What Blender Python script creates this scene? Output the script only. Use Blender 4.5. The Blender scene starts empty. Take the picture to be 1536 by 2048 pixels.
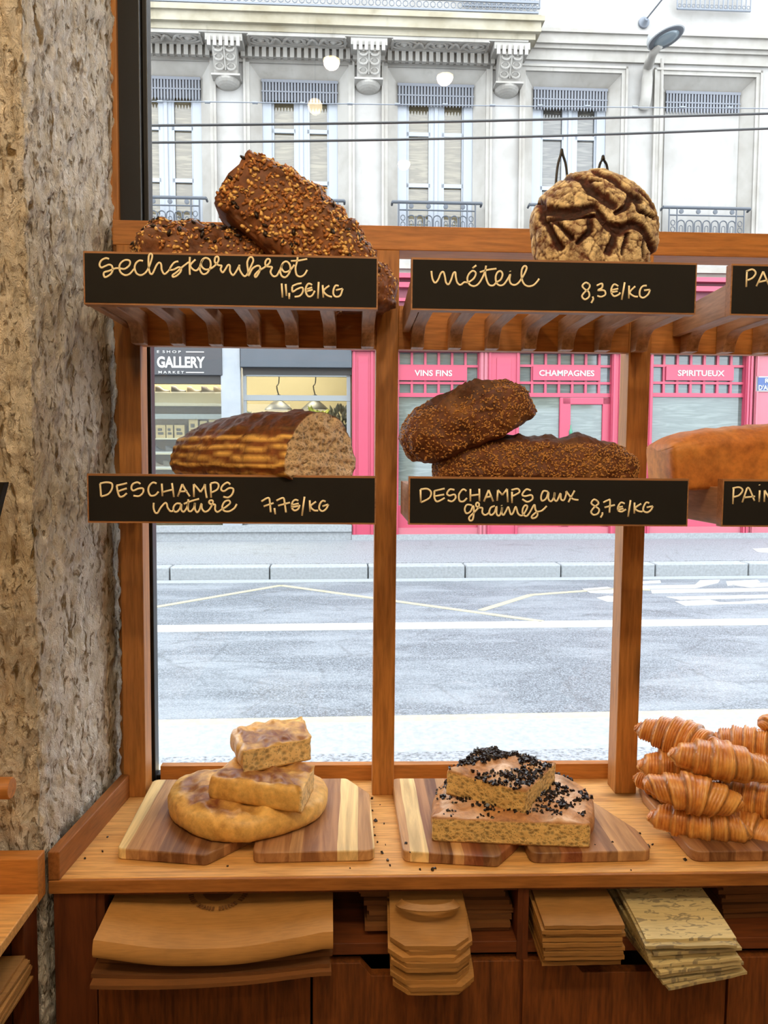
import bpy, bmesh, math, random, bisect
from math import sin, cos, pi, sqrt, radians, floor
from mathutils import Vector, Matrix, noise, Euler

S = bpy.context.scene
COL = S.collection
EYE = Vector((0.0, 0.0, 1.55))
FPX = 1538.0            # focal length in pixels of the 1536 x 2048 frame


def view_rows(yaw, pitch, roll):
    y, p, r = radians(yaw), radians(pitch), radians(roll)
    f = Vector((sin(y) * cos(p), cos(y) * cos(p), -sin(p)))
    r0 = Vector((cos(y), -sin(y), 0))
    u0 = r0.cross(f)
    return Matrix((cos(r) * r0 + sin(r) * u0, -sin(r) * r0 + cos(r) * u0, -f))


M_IN = view_rows(2.2, 4.0, 0.55)       # how the camera stands to the shop window
M_OUT = view_rows(3.25, 4.0, 0.05)     # how it stands to the street (the street runs a little askew and downhill)
STREET = Matrix.Translation(EYE) @ (M_IN.transposed() @ M_OUT).to_4x4() @ Matrix.Translation(-EYE)

# ---------------------------------------------------------------- camera
cam = bpy.data.cameras.new('camera')
cam.sensor_fit = 'VERTICAL'
cam.sensor_height = 36.0
cam.sensor_width = 27.0
cam.lens = FPX / 2048 * 36.0
cam.clip_end = 200
camo = bpy.data.objects.new('camera', cam)
COL.objects.link(camo)
camo.matrix_world = Matrix.Translation(EYE) @ M_IN.transposed().to_4x4()
S.camera = camo

# ---------------------------------------------------------------- view, sky, lights
S.view_settings.view_transform = 'Standard'
S.view_settings.look = 'None'
S.view_settings.gamma = 1.0
S.view_settings.exposure = 0.0
S.view_settings.use_curve_mapping = False
SKY = 8.4
W = bpy.data.worlds.new('overcast_sky')
S.world = W
W.use_nodes = True
wn = W.node_tree.nodes
wl = W.node_tree.links
bg = wn['Background']
tc = wn.new('ShaderNodeTexCoord')
sx = wn.new('ShaderNodeSeparateXYZ')
wl.new(tc.outputs['Generated'], sx.inputs[0])
rp = wn.new('ShaderNodeValToRGB')
rp.color_ramp.elements[0].position = 0.0
rp.color_ramp.elements[0].color = (0.62, 0.68, 0.74, 1)
rp.color_ramp.elements[1].position = 0.5
rp.color_ramp.elements[1].color = (0.90, 0.96, 1.0, 1)
wl.new(sx.outputs['Z'], rp.inputs[0])
wl.new(rp.outputs[0], bg.inputs['Color'])
bg.inputs['Strength'].default_value = SKY

WARM = (1.0, 0.79, 0.53)
LAMP_POWER = 1.0        # scales every lamp of the shop (each lamp's light sits in its builder)


def area_lamp(name, loc, target, size, power, col=WARM, spread=180):
    l = bpy.data.lights.new(name, 'AREA')
    l.shape = 'DISK'
    l.size = size
    l.energy = power * LAMP_POWER
    l.color = col
    l.spread = radians(spread)
    o = bpy.data.objects.new(name, l)
    COL.objects.link(o)
    o.location = loc
    o.rotation_euler = (Vector(target) - Vector(loc)).to_track_quat('-Z', 'Y').to_euler()
    return o


# ---------------------------------------------------------------- places: a pixel of the 1536 x 2048 frame meets a plane
def ray(px, py, m):
    return m.transposed() @ Vector(((px - 768) / FPX, (1024 - py) / FPX, -1))


def at_y(px, py, y):                    # indoors, on the upright plane at depth y
    d = ray(px, py, M_IN)
    return EYE + d * (y / d.y)


def at_z(px, py, z):                    # indoors, on the level plane at height z
    d = ray(px, py, M_IN)
    return EYE + d * ((z - EYE.z) / d.z)


def st_y(px, py, y):                    # the same in the street
    d = ray(px, py, M_OUT)
    return EYE + d * (y / d.y)


def st_z(px, py, z):
    d = ray(px, py, M_OUT)
    return EYE + d * ((z - EYE.z) / d.z)


# ---------------------------------------------------------------- colours and materials
ALBEDO = 1.0      # lowered for the street: colours dimmed to offset the sky raised for indoor daylight


def lin(r, g=None, b=None):
    if g is None:
        r, g, b = r
    f = lambda c: (c / 255 / 12.92) if c / 255 <= 0.04045 else ((c / 255 + 0.055) / 1.055) ** 2.4
    return (f(r) * ALBEDO, f(g) * ALBEDO, f(b) * ALBEDO, 1.0)


class G:
    """a small node-graph writer"""
    def __init__(self, name):
        self.m = bpy.data.materials.new(name)
        self.m.use_nodes = True
        self.t = self.m.node_tree
        self.t.nodes.clear()
        self.out = self.t.nodes.new('ShaderNodeOutputMaterial')

    def n(self, kind, ins=None, **props):
        nd = self.t.nodes.new('ShaderNode' + kind)
        for k, v in props.items():
            setattr(nd, k, v)
        for k, v in (ins or {}).items():
            s = nd.inputs[k]
            if isinstance(v, bpy.types.NodeSocket):
                self.t.links.new(v, s)
            else:
                s.default_value = v
        return nd

    def math(self, op, a, b=0.0, clamp=False):
        return self.n('Math', {0: a, 1: b}, operation=op, use_clamp=clamp).outputs[0]

    def mix(self, fac, a, b, mode='MIX'):
        return self.n('MixRGB', {0: fac, 1: a, 2: b}, blend_type=mode).outputs[0]

    def ramp(self, fac, stops, interp='LINEAR'):
        nd = self.n('ValToRGB', {0: fac})
        cr = nd.color_ramp
        cr.interpolation = interp
        while len(cr.elements) < len(stops):
            cr.elements.new(1.0)
        for e, (p, c) in zip(cr.elements, stops):
            e.position = p
            e.color = c if len(c) == 4 else (*c, 1)
        return nd.outputs[0]

    def obj(self, scale=(1, 1, 1), rnd=0.0, rot=(0, 0, 0)):
        v = self.n('TexCoord').outputs['Object']
        if rnd:
            r = self.n('ObjectInfo').outputs['Random']
            v = self.n('VectorMath', {0: v, 1: self.n('CombineXYZ', {0: self.math('MULTIPLY', r, rnd), 1: self.math('MULTIPLY', r, rnd * 1.7), 2: self.math('MULTIPLY', r, rnd * 2.3)}).outputs[0]}, operation='ADD').outputs[0]
        return self.n('Mapping', {0: v, 2: rot, 3: scale}).outputs[0]

    def noise(self, v, scale, detail=4, rough=0.55, dist=0.0):
        return self.n('TexNoise', {'Vector': v, 'Scale': scale, 'Detail': detail, 'Roughness': rough, 'Distortion': dist}).outputs['Fac']

    def vor(self, v, scale, feature='F1', out='Distance', rand=1.0):
        return self.n('TexVoronoi', {'Vector': v, 'Scale': scale, 'Randomness': rand}, feature=feature).outputs[out]

    def bump(self, h, strength=0.3, dist=0.002, normal=None):
        ins = {'Height': h, 'Strength': strength, 'Distance': dist}
        if normal:
            ins['Normal'] = normal
        return self.n('Bump', ins).outputs[0]

    def pbr(self, color, rough=0.6, normal=None, **kw):
        ins = {'Base Color': color, 'Roughness': rough}
        if normal is not None:
            ins['Normal'] = normal
        for k, v in kw.items():
            ins[k] = v
        b = self.n('BsdfPrincipled', ins)
        self.t.links.new(b.outputs[0], self.out.inputs[0])
        return self.m


def flat(name, rgb, rough=0.6, var=0.0, vscale=8, **kw):
    g = G(name)
    c = lin(rgb)
    if var:
        f = g.noise(g.obj(), vscale, 5)
        d = tuple(x * (1 - var) for x in c[:3]) + (1,)
        c = g.ramp(f, [(0.35, d), (0.65, c)])
    return g.pbr(c, rough, **kw)


def wood(name, light, dark, axis='x', rough=0.5, knots=True, scale=1.0, fine=0.35):
    g = G(name)
    sc = {'x': (2.2, 26, 26), 'y': (26, 2.2, 26), 'z': (26, 26, 2.2)}[axis]
    v = g.obj(tuple(s * scale for s in sc), rnd=7)
    wv = g.noise(v, 1.0, 5, 0.6, 0.7)
    fi = g.noise(g.obj(tuple(s * scale * 7 for s in sc), rnd=7), 1.0, 3, 0.6)
    c = g.ramp(wv, [(0.28, lin(dark)), (0.48, lin(light)), (0.58, lin([a * 0.6 + b * 0.4 for a, b in zip(light, dark)])), (0.75, lin(light))])
    c = g.mix(fine, c, g.ramp(fi, [(0.3, lin([x * 0.45 for x in dark])), (0.62, lin(light))]))
    if knots:
        ks = {'x': (5, 16, 16), 'y': (16, 5, 16), 'z': (16, 16, 5)}[axis]
        k = g.vor(g.obj(tuple(s * scale * 0.55 for s in ks), rnd=3), 1.0)
        kf = g.ramp(k, [(0.06, (1, 1, 1, 1)), (0.16, (0, 0, 0, 1))])
        c = g.mix(g.math('MULTIPLY', kf, 0.75), c, lin([x * 0.4 for x in dark]))
    nb = g.bump(fi, 0.15, 0.001)
    return g.pbr(c, rough, nb)


M = {}
M['post'] = wood('pine_upright', (190, 128, 62), (140, 84, 34), 'z')
M['beam'] = wood('pine_rail', (196, 130, 62), (146, 86, 34), 'x')
M['top'] = wood('pine_worktop', (230, 178, 108), (178, 122, 60), 'x')
M['edge'] = wood('pine_edge', (160, 102, 52), (112, 64, 26), 'y')
M['rackx'] = wood('rack_wood', (178, 128, 84), (122, 78, 44), 'x', knots=False)
M['racky'] = wood('rack_rib_wood', (186, 144, 110), (126, 88, 62), 'y', knots=False)
M['door'] = wood('stained_door', (138, 78, 32), (74, 34, 11), 'z', rough=0.55, fine=0.5)
M['nose'] = wood('pine_nosing', (176, 116, 56), (124, 72, 28), 'x')
M['carc'] = wood('stained_frame', (112, 58, 25), (70, 32, 11), 'z', rough=0.55)  # stained wood, darkened further to put the compartments' shade into its colour
M['carcx'] = wood('stained_shelf', (120, 64, 28), (78, 36, 12), 'x', rough=0.55, knots=False)
M['inside'] = flat('cupboard_inside', (46, 24, 10), 0.8)
M['black'] = flat('black_window_paint', (13, 12, 13), 0.4)
M['chalk'] = flat('chalkboard_black', (13, 12, 11), 0.85, 0.25, 30)
M['ink'] = flat('cream_paint_pen', (255, 244, 206), 0.6)
M['wire'] = flat('black_wire', (16, 16, 18), 0.4)
M['plaster'] = flat('plaster', (214, 190, 150), 0.85, 0.08, 3)
M['floor'] = flat('floor_tile', (120, 92, 66), 0.5, 0.2, 5)
M['ceil'] = flat('ceiling_paint', (220, 205, 180), 0.9)


def stone_mat():
    g = G('rough_limestone')
    v = g.obj()
    vv = g.obj((1, 1, 0.42), rot=(0.0, 0.0, 0.0))
    a = g.noise(vv, 30, 7, 0.68, 0.9)
    a2 = g.noise(g.obj((1, 1, 0.5)), 80, 5, 0.7, 0.8)
    b = g.noise(v, 4, 4)
    c = g.ramp(a, [(0.30, lin(190, 176, 150)), (0.44, lin(234, 228, 216)), (0.60, lin(247, 244, 238)), (0.8, lin(252, 250, 247))])
    c = g.mix(g.math('MULTIPLY', g.ramp(b, [(0.45, (0, 0, 0, 1)), (0.7, (1, 1, 1, 1))]), 0.5), c, lin(216, 202, 172))
    pits = g.math('MULTIPLY', g.ramp(g.noise(g.obj((1, 1, 0.36)), 40, 3, 0.5, 0.9), [(0.31, (0, 0, 0, 1)), (0.40, (1, 1, 1, 1))]), g.ramp(g.noise(g.obj((1, 1, 0.4)), 88, 3, 0.5, 0.9), [(0.32, (0.2, 0.2, 0.2, 1)), (0.43, (1, 1, 1, 1))]))
    c = g.mix(pits, lin(136, 114, 78), c)
    h = g.math('ADD', g.math('MULTIPLY', a, 0.8), g.math('ADD', g.math('MULTIPLY', pits, 0.35), g.math('MULTIPLY', a2, 0.8)))
    n1 = g.bump(h, 1.0, 0.022)
    n2 = g.bump(g.noise(v, 220, 3), 0.4, 0.002, n1)
    return g.pbr(c, 0.9, n2)


M['stone'] = stone_mat()


def glass_mat(name, gloss_max=1.0, tint=(1, 1, 1, 1)):
    g = G(name)
    f = g.n('Fresnel', {'IOR': 1.45}).outputs[0]
    if gloss_max != 1.0:
        f = g.math('MULTIPLY', f, gloss_max)
    t = g.n('BsdfTransparent', {0: tint}).outputs[0]
    gl = g.n('BsdfGlossy', {'Roughness': 0.0}).outputs[0]
    mx = g.n('MixShader', {0: f, 1: t, 2: gl}).outputs[0]
    g.t.links.new(mx, g.out.inputs[0])
    return g.m


M['glass'] = glass_mat('window_glass', 0.6)


def emit_mat(name, rgb, k):
    g = G(name)
    e = g.n('Emission', {0: lin(rgb), 1: k}).outputs[0]
    g.t.links.new(e, g.out.inputs[0])
    return g.m


# ---------------------------------------------------------------- mesh collector
def world_loc(o):
    v = Vector((0, 0, 0))
    while o is not None:
        v += o.location
        o = o.parent
    return v


def tag(o, label=None, cat=None, group=None, kind=None):
    if label:
        o['label'] = label
    if cat:
        o['category'] = cat
    if group:
        o['group'] = group
    if kind:
        o['kind'] = kind
    return o


def thing(name, label, cat, loc=(0, 0, 0), group=None, kind=None):
    o = bpy.data.objects.new(name, None)
    o.empty_display_size = 0.05
    COL.objects.link(o)
    o.location = loc
    return tag(o, label, cat, group, kind)


STREET_THINGS = []


class MB:
    def __init__(self):
        self.v, self.f, self.mi = [], [], []

    def add(self, vs, fs, mi=0):
        b = len(self.v)
        self.v.extend([Vector(p) for p in vs])
        self.f.extend([tuple(i + b for i in f) for f in fs])
        self.mi.extend([mi] * len(fs))
        return self

    def box(self, x0, x1, y0, y1, z0, z1, mi=0, mat=None):
        vs = [Vector((x, y, z)) for z in (z0, z1) for y in (y0, y1) for x in (x0, x1)]
        if mat:
            vs = [mat @ p for p in vs]
        return self.add(vs, [(0, 2, 3, 1), (4, 5, 7, 6), (0, 1, 5, 4), (2, 6, 7, 3), (0, 4, 6, 2), (1, 3, 7, 5)], mi)

    def prism(self, pts, axis, a, b, mi=0):
        def P(p, t):
            return {'x': (t, p[0], p[1]), 'y': (p[0], t, p[1]), 'z': (p[0], p[1], t)}[axis]
        n = len(pts)
        vs = [P(p, a) for p in pts] + [P(p, b) for p in pts]
        fs = [tuple(range(n)), tuple(range(2 * n - 1, n - 1, -1))] + [(i, i + n, (i + 1) % n + n, (i + 1) % n) for i in range(n)]
        return self.add(vs, fs, mi)

    def tube(self, pts, r, n=8, mi=0, flat=None, closed=False):
        pts = [Vector(p) for p in pts]
        m = len(pts)
        vs = []
        for i, p in enumerate(pts):
            if closed:
                d = pts[(i + 1) % m] - pts[i - 1]
            else:
                d = pts[min(i + 1, m - 1)] - pts[max(i - 1, 0)]
            if d.length < 1e-9:
                d = Vector((1, 0, 0))
            d.normalize()
            up = Vector((0, 1, 0)) if flat else (Vector((0, 0, 1)) if abs(d.z) < 0.9 else Vector((0, 1, 0)))
            a = d.cross(up)
            if a.length < 1e-6:
                a = Vector((1, 0, 0))
            a.normalize()
            b = a.cross(d)
            rr = r[i] if isinstance(r, (list, tuple)) else r
            for k in range(n):
                t = 2 * pi * k / n
                vs.append(p + a * (rr * cos(t)) + b * (rr * sin(t) * (flat or 1)))
        fs = []
        for i in range(m if closed else m - 1):
            j = (i + 1) % m
            for k in range(n):
                fs.append((i * n + k, i * n + (k + 1) % n, j * n + (k + 1) % n, j * n + k))
        if not closed:
            fs.append(tuple(range(n - 1, -1, -1)))
            fs.append(tuple((m - 1) * n + k for k in range(n)))
        return self.add(vs, fs, mi)

    def lathe(self, prof, c, n=24, mi=0, axis='z'):
        vs = []
        for r, h in prof:
            for k in range(n):
                t = 2 * pi * k / n
                p = {'z': (r * cos(t), r * sin(t), h), 'y': (r * cos(t), h, r * sin(t)), 'x': (h, r * cos(t), r * sin(t))}[axis]
                vs.append(Vector(c) + Vector(p))
        fs = [(i * n + k, i * n + (k + 1) % n, (i + 1) * n + (k + 1) % n, (i + 1) * n + k) for i in range(len(prof) - 1) for k in range(n)]
        fs.append(tuple(range(n - 1, -1, -1)))
        fs.append(tuple((len(prof) - 1) * n + k for k in range(n)))
        return self.add(vs, fs, mi)

    def grid(self, rows, wrap=False, mi=0):
        b = [p for r in rows for p in r]
        n = len(rows[0])
        fs = []
        for i in range(len(rows) - 1):
            for k in range(n if wrap else n - 1):
                fs.append((i * n + k, i * n + (k + 1) % n, (i + 1) * n + (k + 1) % n, (i + 1) * n + k))
        return self.add(b, fs, mi)

    def build(self, name, mats, parent=None, loc=None, smooth=False, bevel=0.0, seg=2, sharp=None, mask=None):
        org = world_loc(parent) if parent else (Vector(loc) if loc else Vector((0, 0, 0)))
        me = bpy.data.meshes.new(name)
        me.from_pydata([tuple(p - org) for p in self.v], [], self.f)
        if not isinstance(mats, (list, tuple)):
            mats = [mats]
        for m in mats:
            me.materials.append(m)
        if len(mats) > 1:
            me.polygons.foreach_set('material_index', self.mi)
        bm = bmesh.new()
        bm.from_mesh(me)
        bmesh.ops.recalc_face_normals(bm, faces=bm.faces)
        bm.to_mesh(me)
        bm.free()
        if mask:
            at = me.color_attributes.new('mask', 'FLOAT_COLOR', 'POINT')
            at.data.foreach_set('color', [c for m_ in mask for c in (*m_, 1.0)])
        if smooth:
            me.polygons.foreach_set('use_smooth', [True] * len(me.polygons))
            if sharp:
                me.set_sharp_from_angle(angle=radians(sharp))
        me.update()
        o = bpy.data.objects.new(name, me)
        COL.objects.link(o)
        if parent:
            o.parent = parent
        elif loc:
            o.location = loc
        if bevel:
            md = o.modifiers.new('bevel', 'BEVEL')
            md.width = bevel
            md.segments = seg
            md.limit_method = 'ANGLE'
            md.angle_limit = radians(40)
        return o


def structure(o):
    o['kind'] = 'structure'
    return o


def displace(o, fn):
    """push every vertex along its normal; fn(co, normal, index) gives the distance"""
    me = o.data
    nr = [v.normal.copy() for v in me.vertices]
    for v, n_ in zip(me.vertices, nr):
        v.co += n_ * fn(v.co, n_, v.index)
    me.update()


def copy_tree(o, parent=None):
    c = o.copy()
    COL.objects.link(c)
    if parent:
        c.parent = parent
    for ch in list(o.children):
        copy_tree(ch, c)
    return c


def nz(p, s, o=0.0):
    return noise.noise(Vector(p) * s + Vector((o, o * 1.3, o * 0.7)))


def fbm(p, s, o=0.0, octv=4):
    return noise.fractal(Vector(p) * s + Vector((o, o * 1.3, o * 0.7)), 1.0, 2.0, octv)


def catmull(pts, k=5):
    pts = [Vector(p) for p in pts]
    if len(pts) < 3:
        return pts
    out = []
    for i in range(len(pts) - 1):
        p0, p1, p2, p3 = pts[max(i - 1, 0)], pts[i], pts[i + 1], pts[min(i + 2, len(pts) - 1)]
        for j in range(k):
            t = j / k
            out.append(0.5 * ((2 * p1) + (p2 - p0) * t + (2 * p0 - 5 * p1 + 4 * p2 - p3) * t * t + (3 * p1 - p0 - 3 * p2 + p3) * t ** 3))
    out.append(pts[-1])
    return out

# ================================================================ THE SHOP: shell
XL, XR, YB, ZC = -1.8, 2.5, -2.8, 3.3
structure(MB().box(XL, XR, YB, 1.7, -0.12, 0.0).build('floor', M['floor']))
structure(MB().box(XL, XR, YB, 1.7, ZC, ZC + 0.12).build('ceiling', M['ceil']))
structure(MB().box(XL - 0.12, XR + 0.12, YB - 0.12, YB, 0, ZC).build('wall_back', M['plaster']))
structure(MB().box(XR, XR + 0.12, YB, 1.7, 0, ZC).build('wall_right', M['plaster']))
structure(MB().box(XL - 0.12, XL, YB, 1.156, 0, ZC).build('wall_side', M['plaster']))
fw = MB()
fw.box(-0.46, XR, 1.50, 1.70, -0.1, 0.86)
fw.box(-0.46, XR, 1.52, 1.70, 2.95, ZC)
fw.box(2.2, XR, 1.52, 1.70, 0.86, 2.95)
structure(fw.build('wall_front', M['plaster']))
# outside, the shop's own house goes on above the window
structure(MB().box(-9, 9, 1.55, 1.75, ZC + 0.12, 6.5).build('wall_street_side', M['plaster']))


# the rough stone pier on the left: a front face and the reveal beside the window
def stone_pier():
    plan = [(-1.75 + 0.1 * i, 1.156) for i in range(11)]
    x = -0.66
    while x < -0.476:
        plan.append((x, 1.156))
        x += 0.0045
    plan.append((-0.4745, 1.1565))
    y = 1.162
    while y < 1.53:
        t = (y - 1.156) / (1.51 - 1.156)
        plan.append((-0.4735 + t * 0.0185, y))
        y += 0.0042
    zs = [0.0, 0.2, 0.4, 0.55]
    z = 0.6
    while z < 2.42:
        zs.append(z)
        z += 0.0052
    zs += [2.5, 2.7, 3.0, 3.3]
    rows = [[Vector((px, py, z)) for px, py in plan] for z in zs]
    mb = MB().grid(rows)
    o = mb.build('wall_left', M['stone'], smooth=True)
    # normals must look into the room
    me = o.data
    if me.polygons[len(me.polygons) // 2].normal.dot(Vector((0.7, -0.7, 0))) < 0:
        me.flip_normals()

    def d(co, n_, i):
        q = Vector((co.x, co.y, co.z * 0.5))
        a = fbm(q, 42, 3.1, 5) * 0.5 + 0.5
        b = fbm(co, 7, 9.2, 3)
        pit = max(0.0, nz(Vector((co.x, co.y, co.z * 0.38)), 40, 5.0) - 0.25)
        edge = abs(co.x + 0.474) + abs(co.y - 1.156)
        chip = -0.006 * max(0.0, 1 - edge / 0.02) * (0.6 + fbm(co, 18, 1.0, 3))
        c = abs(fbm(Vector((co.x, co.y, co.z * 0.55 + co.y * 0.25)), 75, 6.6, 3))
        return -0.010 + 0.013 * a + 0.004 * b - 0.016 * pit + 0.007 * c + chip
    displace(o, d)
    bm = bmesh.new()
    bm.from_mesh(me)
    for f in bmesh.ops.create_cube(bm, size=1.0)['verts']:
        f.co = Vector((-1.12 + f.co.x * 1.25, 1.36 + f.co.y * 0.37, 1.65 + f.co.z * 3.3))
    bm.to_mesh(me)
    bm.free()
    return structure(o)


stone_pier()
structure(MB().box(-0.480, -0.4475, 1.500, 1.512, 0.86, 2.95).build('trim_1', M['post'], bevel=0.001))

# the shop window: black frame and one big pane
win = structure(thing('window_1', 'large shop window pane in a black painted metal frame', 'window', (0.85, 1.55, 0.87)))
wf = MB()
wf.box(-0.452, -0.408, 1.512, 1.562, 0.87, 2.95)
wf.box(-0.408, -0.3975, 1.526, 1.556, 0.87, 2.95)
wf.box(-0.4015, 2.20, 1.535, 1.562, 2.88, 2.95)
wf.box(-0.4015, 2.20, 1.535, 1.562, 0.87, 0.905)
wf.box(2.13, 2.20, 1.535, 1.562, 0.905, 2.88)
wf.build('window_frame', M['black'], win, bevel=0.002)
MB().box(-0.403, 2.135, 1.546, 1.552, 0.90, 2.885).build('window_pane', M['glass'], win)

# ================================================================ worktop, display frame
CZ = 0.900
wt = thing('worktop', 'pale pine worktop under the window carrying boards, loaves and croissants', 'worktop', (0.6, 1.3, 0.878))
MB().box(-0.465, 1.80, 1.1595, 1.515, 0.878, CZ).build('board', M['top'], wt, bevel=0.001)
MB().box(-0.465, 1.80, 1.1535, 1.1594, 0.878, CZ - 0.0006).build('nosing', M['nose'], wt, bevel=0.0015)
MB().prism([(-0.4650, 1.1535), (-0.4475, 1.1535), (-0.4245, 1.4425), (-0.4405, 1.4425)], 'z', CZ, 0.945).build('upstand', M['edge'], wt, bevel=0.0015)
MB().box(-0.385, 1.80, 1.5155, 1.534, CZ - 0.03, 0.931).build('sill_strip', M['beam'], wt, bevel=0.001)

PX = [(-0.436, -0.3945), (0.0375, 0.0795), (0.5125, 0.5545), (0.9870, 1.0290)]
fr = thing('display_frame', 'orange-brown pine frame of uprights and a top rail standing before the window', 'display frame', (0.0, 1.47, CZ))
for a, b in PX:
    MB().box(a, b, 1.443, 1.489, CZ, 1.932).build('upright', M['post'], fr, bevel=0.0015)
MB().box(-0.442, 1.40, 1.443, 1.507, 1.932, 1.976).build('top_rail', M['beam'], fr, bevel=0.0015)
for i in range(3):
    MB().box(PX[i][1], PX[i + 1][0], 1.4445, 1.464, 1.752, 1.832).build('back_rail', M['beam'], fr, bevel=0.001)

# ================================================================ chalkboard lettering, traced as pen strokes
T = {}   # sign: list of (origin x, origin y, pixels per crop pixel, strokes)
A = 320 / 1536
T['sechs'] = [(160, 490, A, [
    [(280,135),(245,128),(205,150),(188,190),(205,218),(240,205),(280,190),(308,205),(312,250),(290,285),(245,310),(228,290),(235,262),(280,250),(340,225),(385,226),(430,230),(475,195),(478,155),(440,145),(400,165),(378,205),(388,260),(430,290),(475,280),(520,230)],
    [(605,155),(570,150),(535,180),(525,225),(545,275),(590,290),(635,260),(665,205),(690,130),(692,95),(675,85),(660,110),(658,180),(665,250),(680,280),(700,270),(735,195),(762,170),(780,190),(785,240),(810,280),(845,255),(868,225)],
    [(945,158),(905,170),(870,215),(868,240),(905,235),(945,215),(970,225),(965,260),(930,295),(895,308),(890,290),(930,260),(985,210),(1045,165)],
    [(1055,115),(1052,200),(1055,290)],
    [(1110,140),(1060,195),(1085,235),(1120,245),(1155,205)],
    [(1185,135),(1160,180),(1150,235),(1180,280),(1225,265),(1255,200),(1245,145),(1205,125),(1170,150),(1165,200),(1200,235),(1250,230),(1300,195),(1330,150),(1325,115),(1300,120),(1295,165),(1330,195),(1360,200),(1350,235),(1370,265),(1395,235),(1420,195),(1440,200),(1440,250),(1465,290),(1490,270),(1530,200)]]),
    (440, 490, A, [
    [(185,190),(190,240),(225,295),(255,290),(300,200),(320,150),(305,118),(280,125),(262,170),(268,240),(275,295),(310,230),(360,200),(385,215),(375,265),(345,310),(335,290),(370,250),(420,220),(470,180),(480,145),(455,135),(435,165),(440,200),(470,210),(500,215),(485,260),(510,300),(545,295),(575,240)],
    [(600,185),(580,240),(590,295),(630,310),(670,260),(672,195),(640,160),(605,175),(590,220),(620,260),(670,245),(715,190)],
    [(745,118),(740,160),(725,220),(735,285),(770,305),(810,285),(838,240)], [(680,155),(760,150),(838,135)],
    [(592,370),(600,505)], [(630,375),(638,490)], [(665,460),(665,520)],
    [(785,368),(735,378),(693,398)], [(693,400),(697,450),(740,425),(790,410),(795,450),(765,490),(715,498)],
    [(885,385),(850,372),(825,410),(825,460),(850,495),(885,485),(910,440)], [(835,425),(885,408)], [(825,450),(890,430)],
    [(947,355),(940,515)], [(985,385),(992,505)], [(1050,390),(995,440),(1030,485),(1075,500)],
    [(1140,395),(1110,390),(1090,430),(1090,475),(1115,498),(1155,485),(1178,420)], [(1178,420),(1112,435)]])]
T['meteil'] = [(820, 520, A, [
    [(205,105),(215,180),(240,220),(270,190),(295,130),(320,115),(335,160),(345,215),(370,235),(395,190),(415,130),(435,120),(440,165),(455,220),(485,240),(520,215),(560,215),(610,180),(632,130),(605,105),(570,130),(550,180),(570,235),(620,252),(665,220),(705,150),(725,90)],
    [(600,80),(637,52)], [(730,55),(722,120),(735,190),(760,240),(800,245),(830,215),(870,190),(888,140),(870,108),(840,120),(822,165),(830,220),(860,245),(900,235),(940,180),(962,140),(955,190),(970,230),(1010,240),(1050,210),(1100,130),(1120,75),(1100,58),(1075,90),(1070,160),(1090,225),(1130,253),(1180,245),(1215,215),(1240,180)],
    [(670,118),(750,95),(830,85)], [(960,105),(963,110)]]),
    (1120, 520, 416 / 1536, [
    [(215,180),(190,168),(165,190),(180,215),(210,235),(215,270),(185,292),(162,270),(180,240),(210,215),(220,190),(208,174)], [(240,270),(245,290),(230,318)],
    [(270,190),(310,175),(310,205),(280,225),(325,225),(335,255),(305,272),(275,265)], [(430,195),(400,180),(380,210),(380,245),(400,268),(435,255),(443,240)], [(385,222),(430,212)], [(372,240),(425,232)],
    [(478,165),(455,295)], [(510,190),(508,285)], [(555,195),(515,240),(545,268),(575,272)], [(640,190),(610,195),(590,225),(590,265),(615,280),(650,255),(665,220)], [(665,220),(620,225)]])]
T['pa'] = [(1120, 520, 416 / 1536, [
    [(1380,80),(1375,200)], [(1375,85),(1420,70),(1445,95),(1425,130),(1385,150)], [(1450,195),(1500,85)], [(1500,85),(1545,195)], [(1465,165),(1530,150)]])]
B = 310 / 1536
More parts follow.
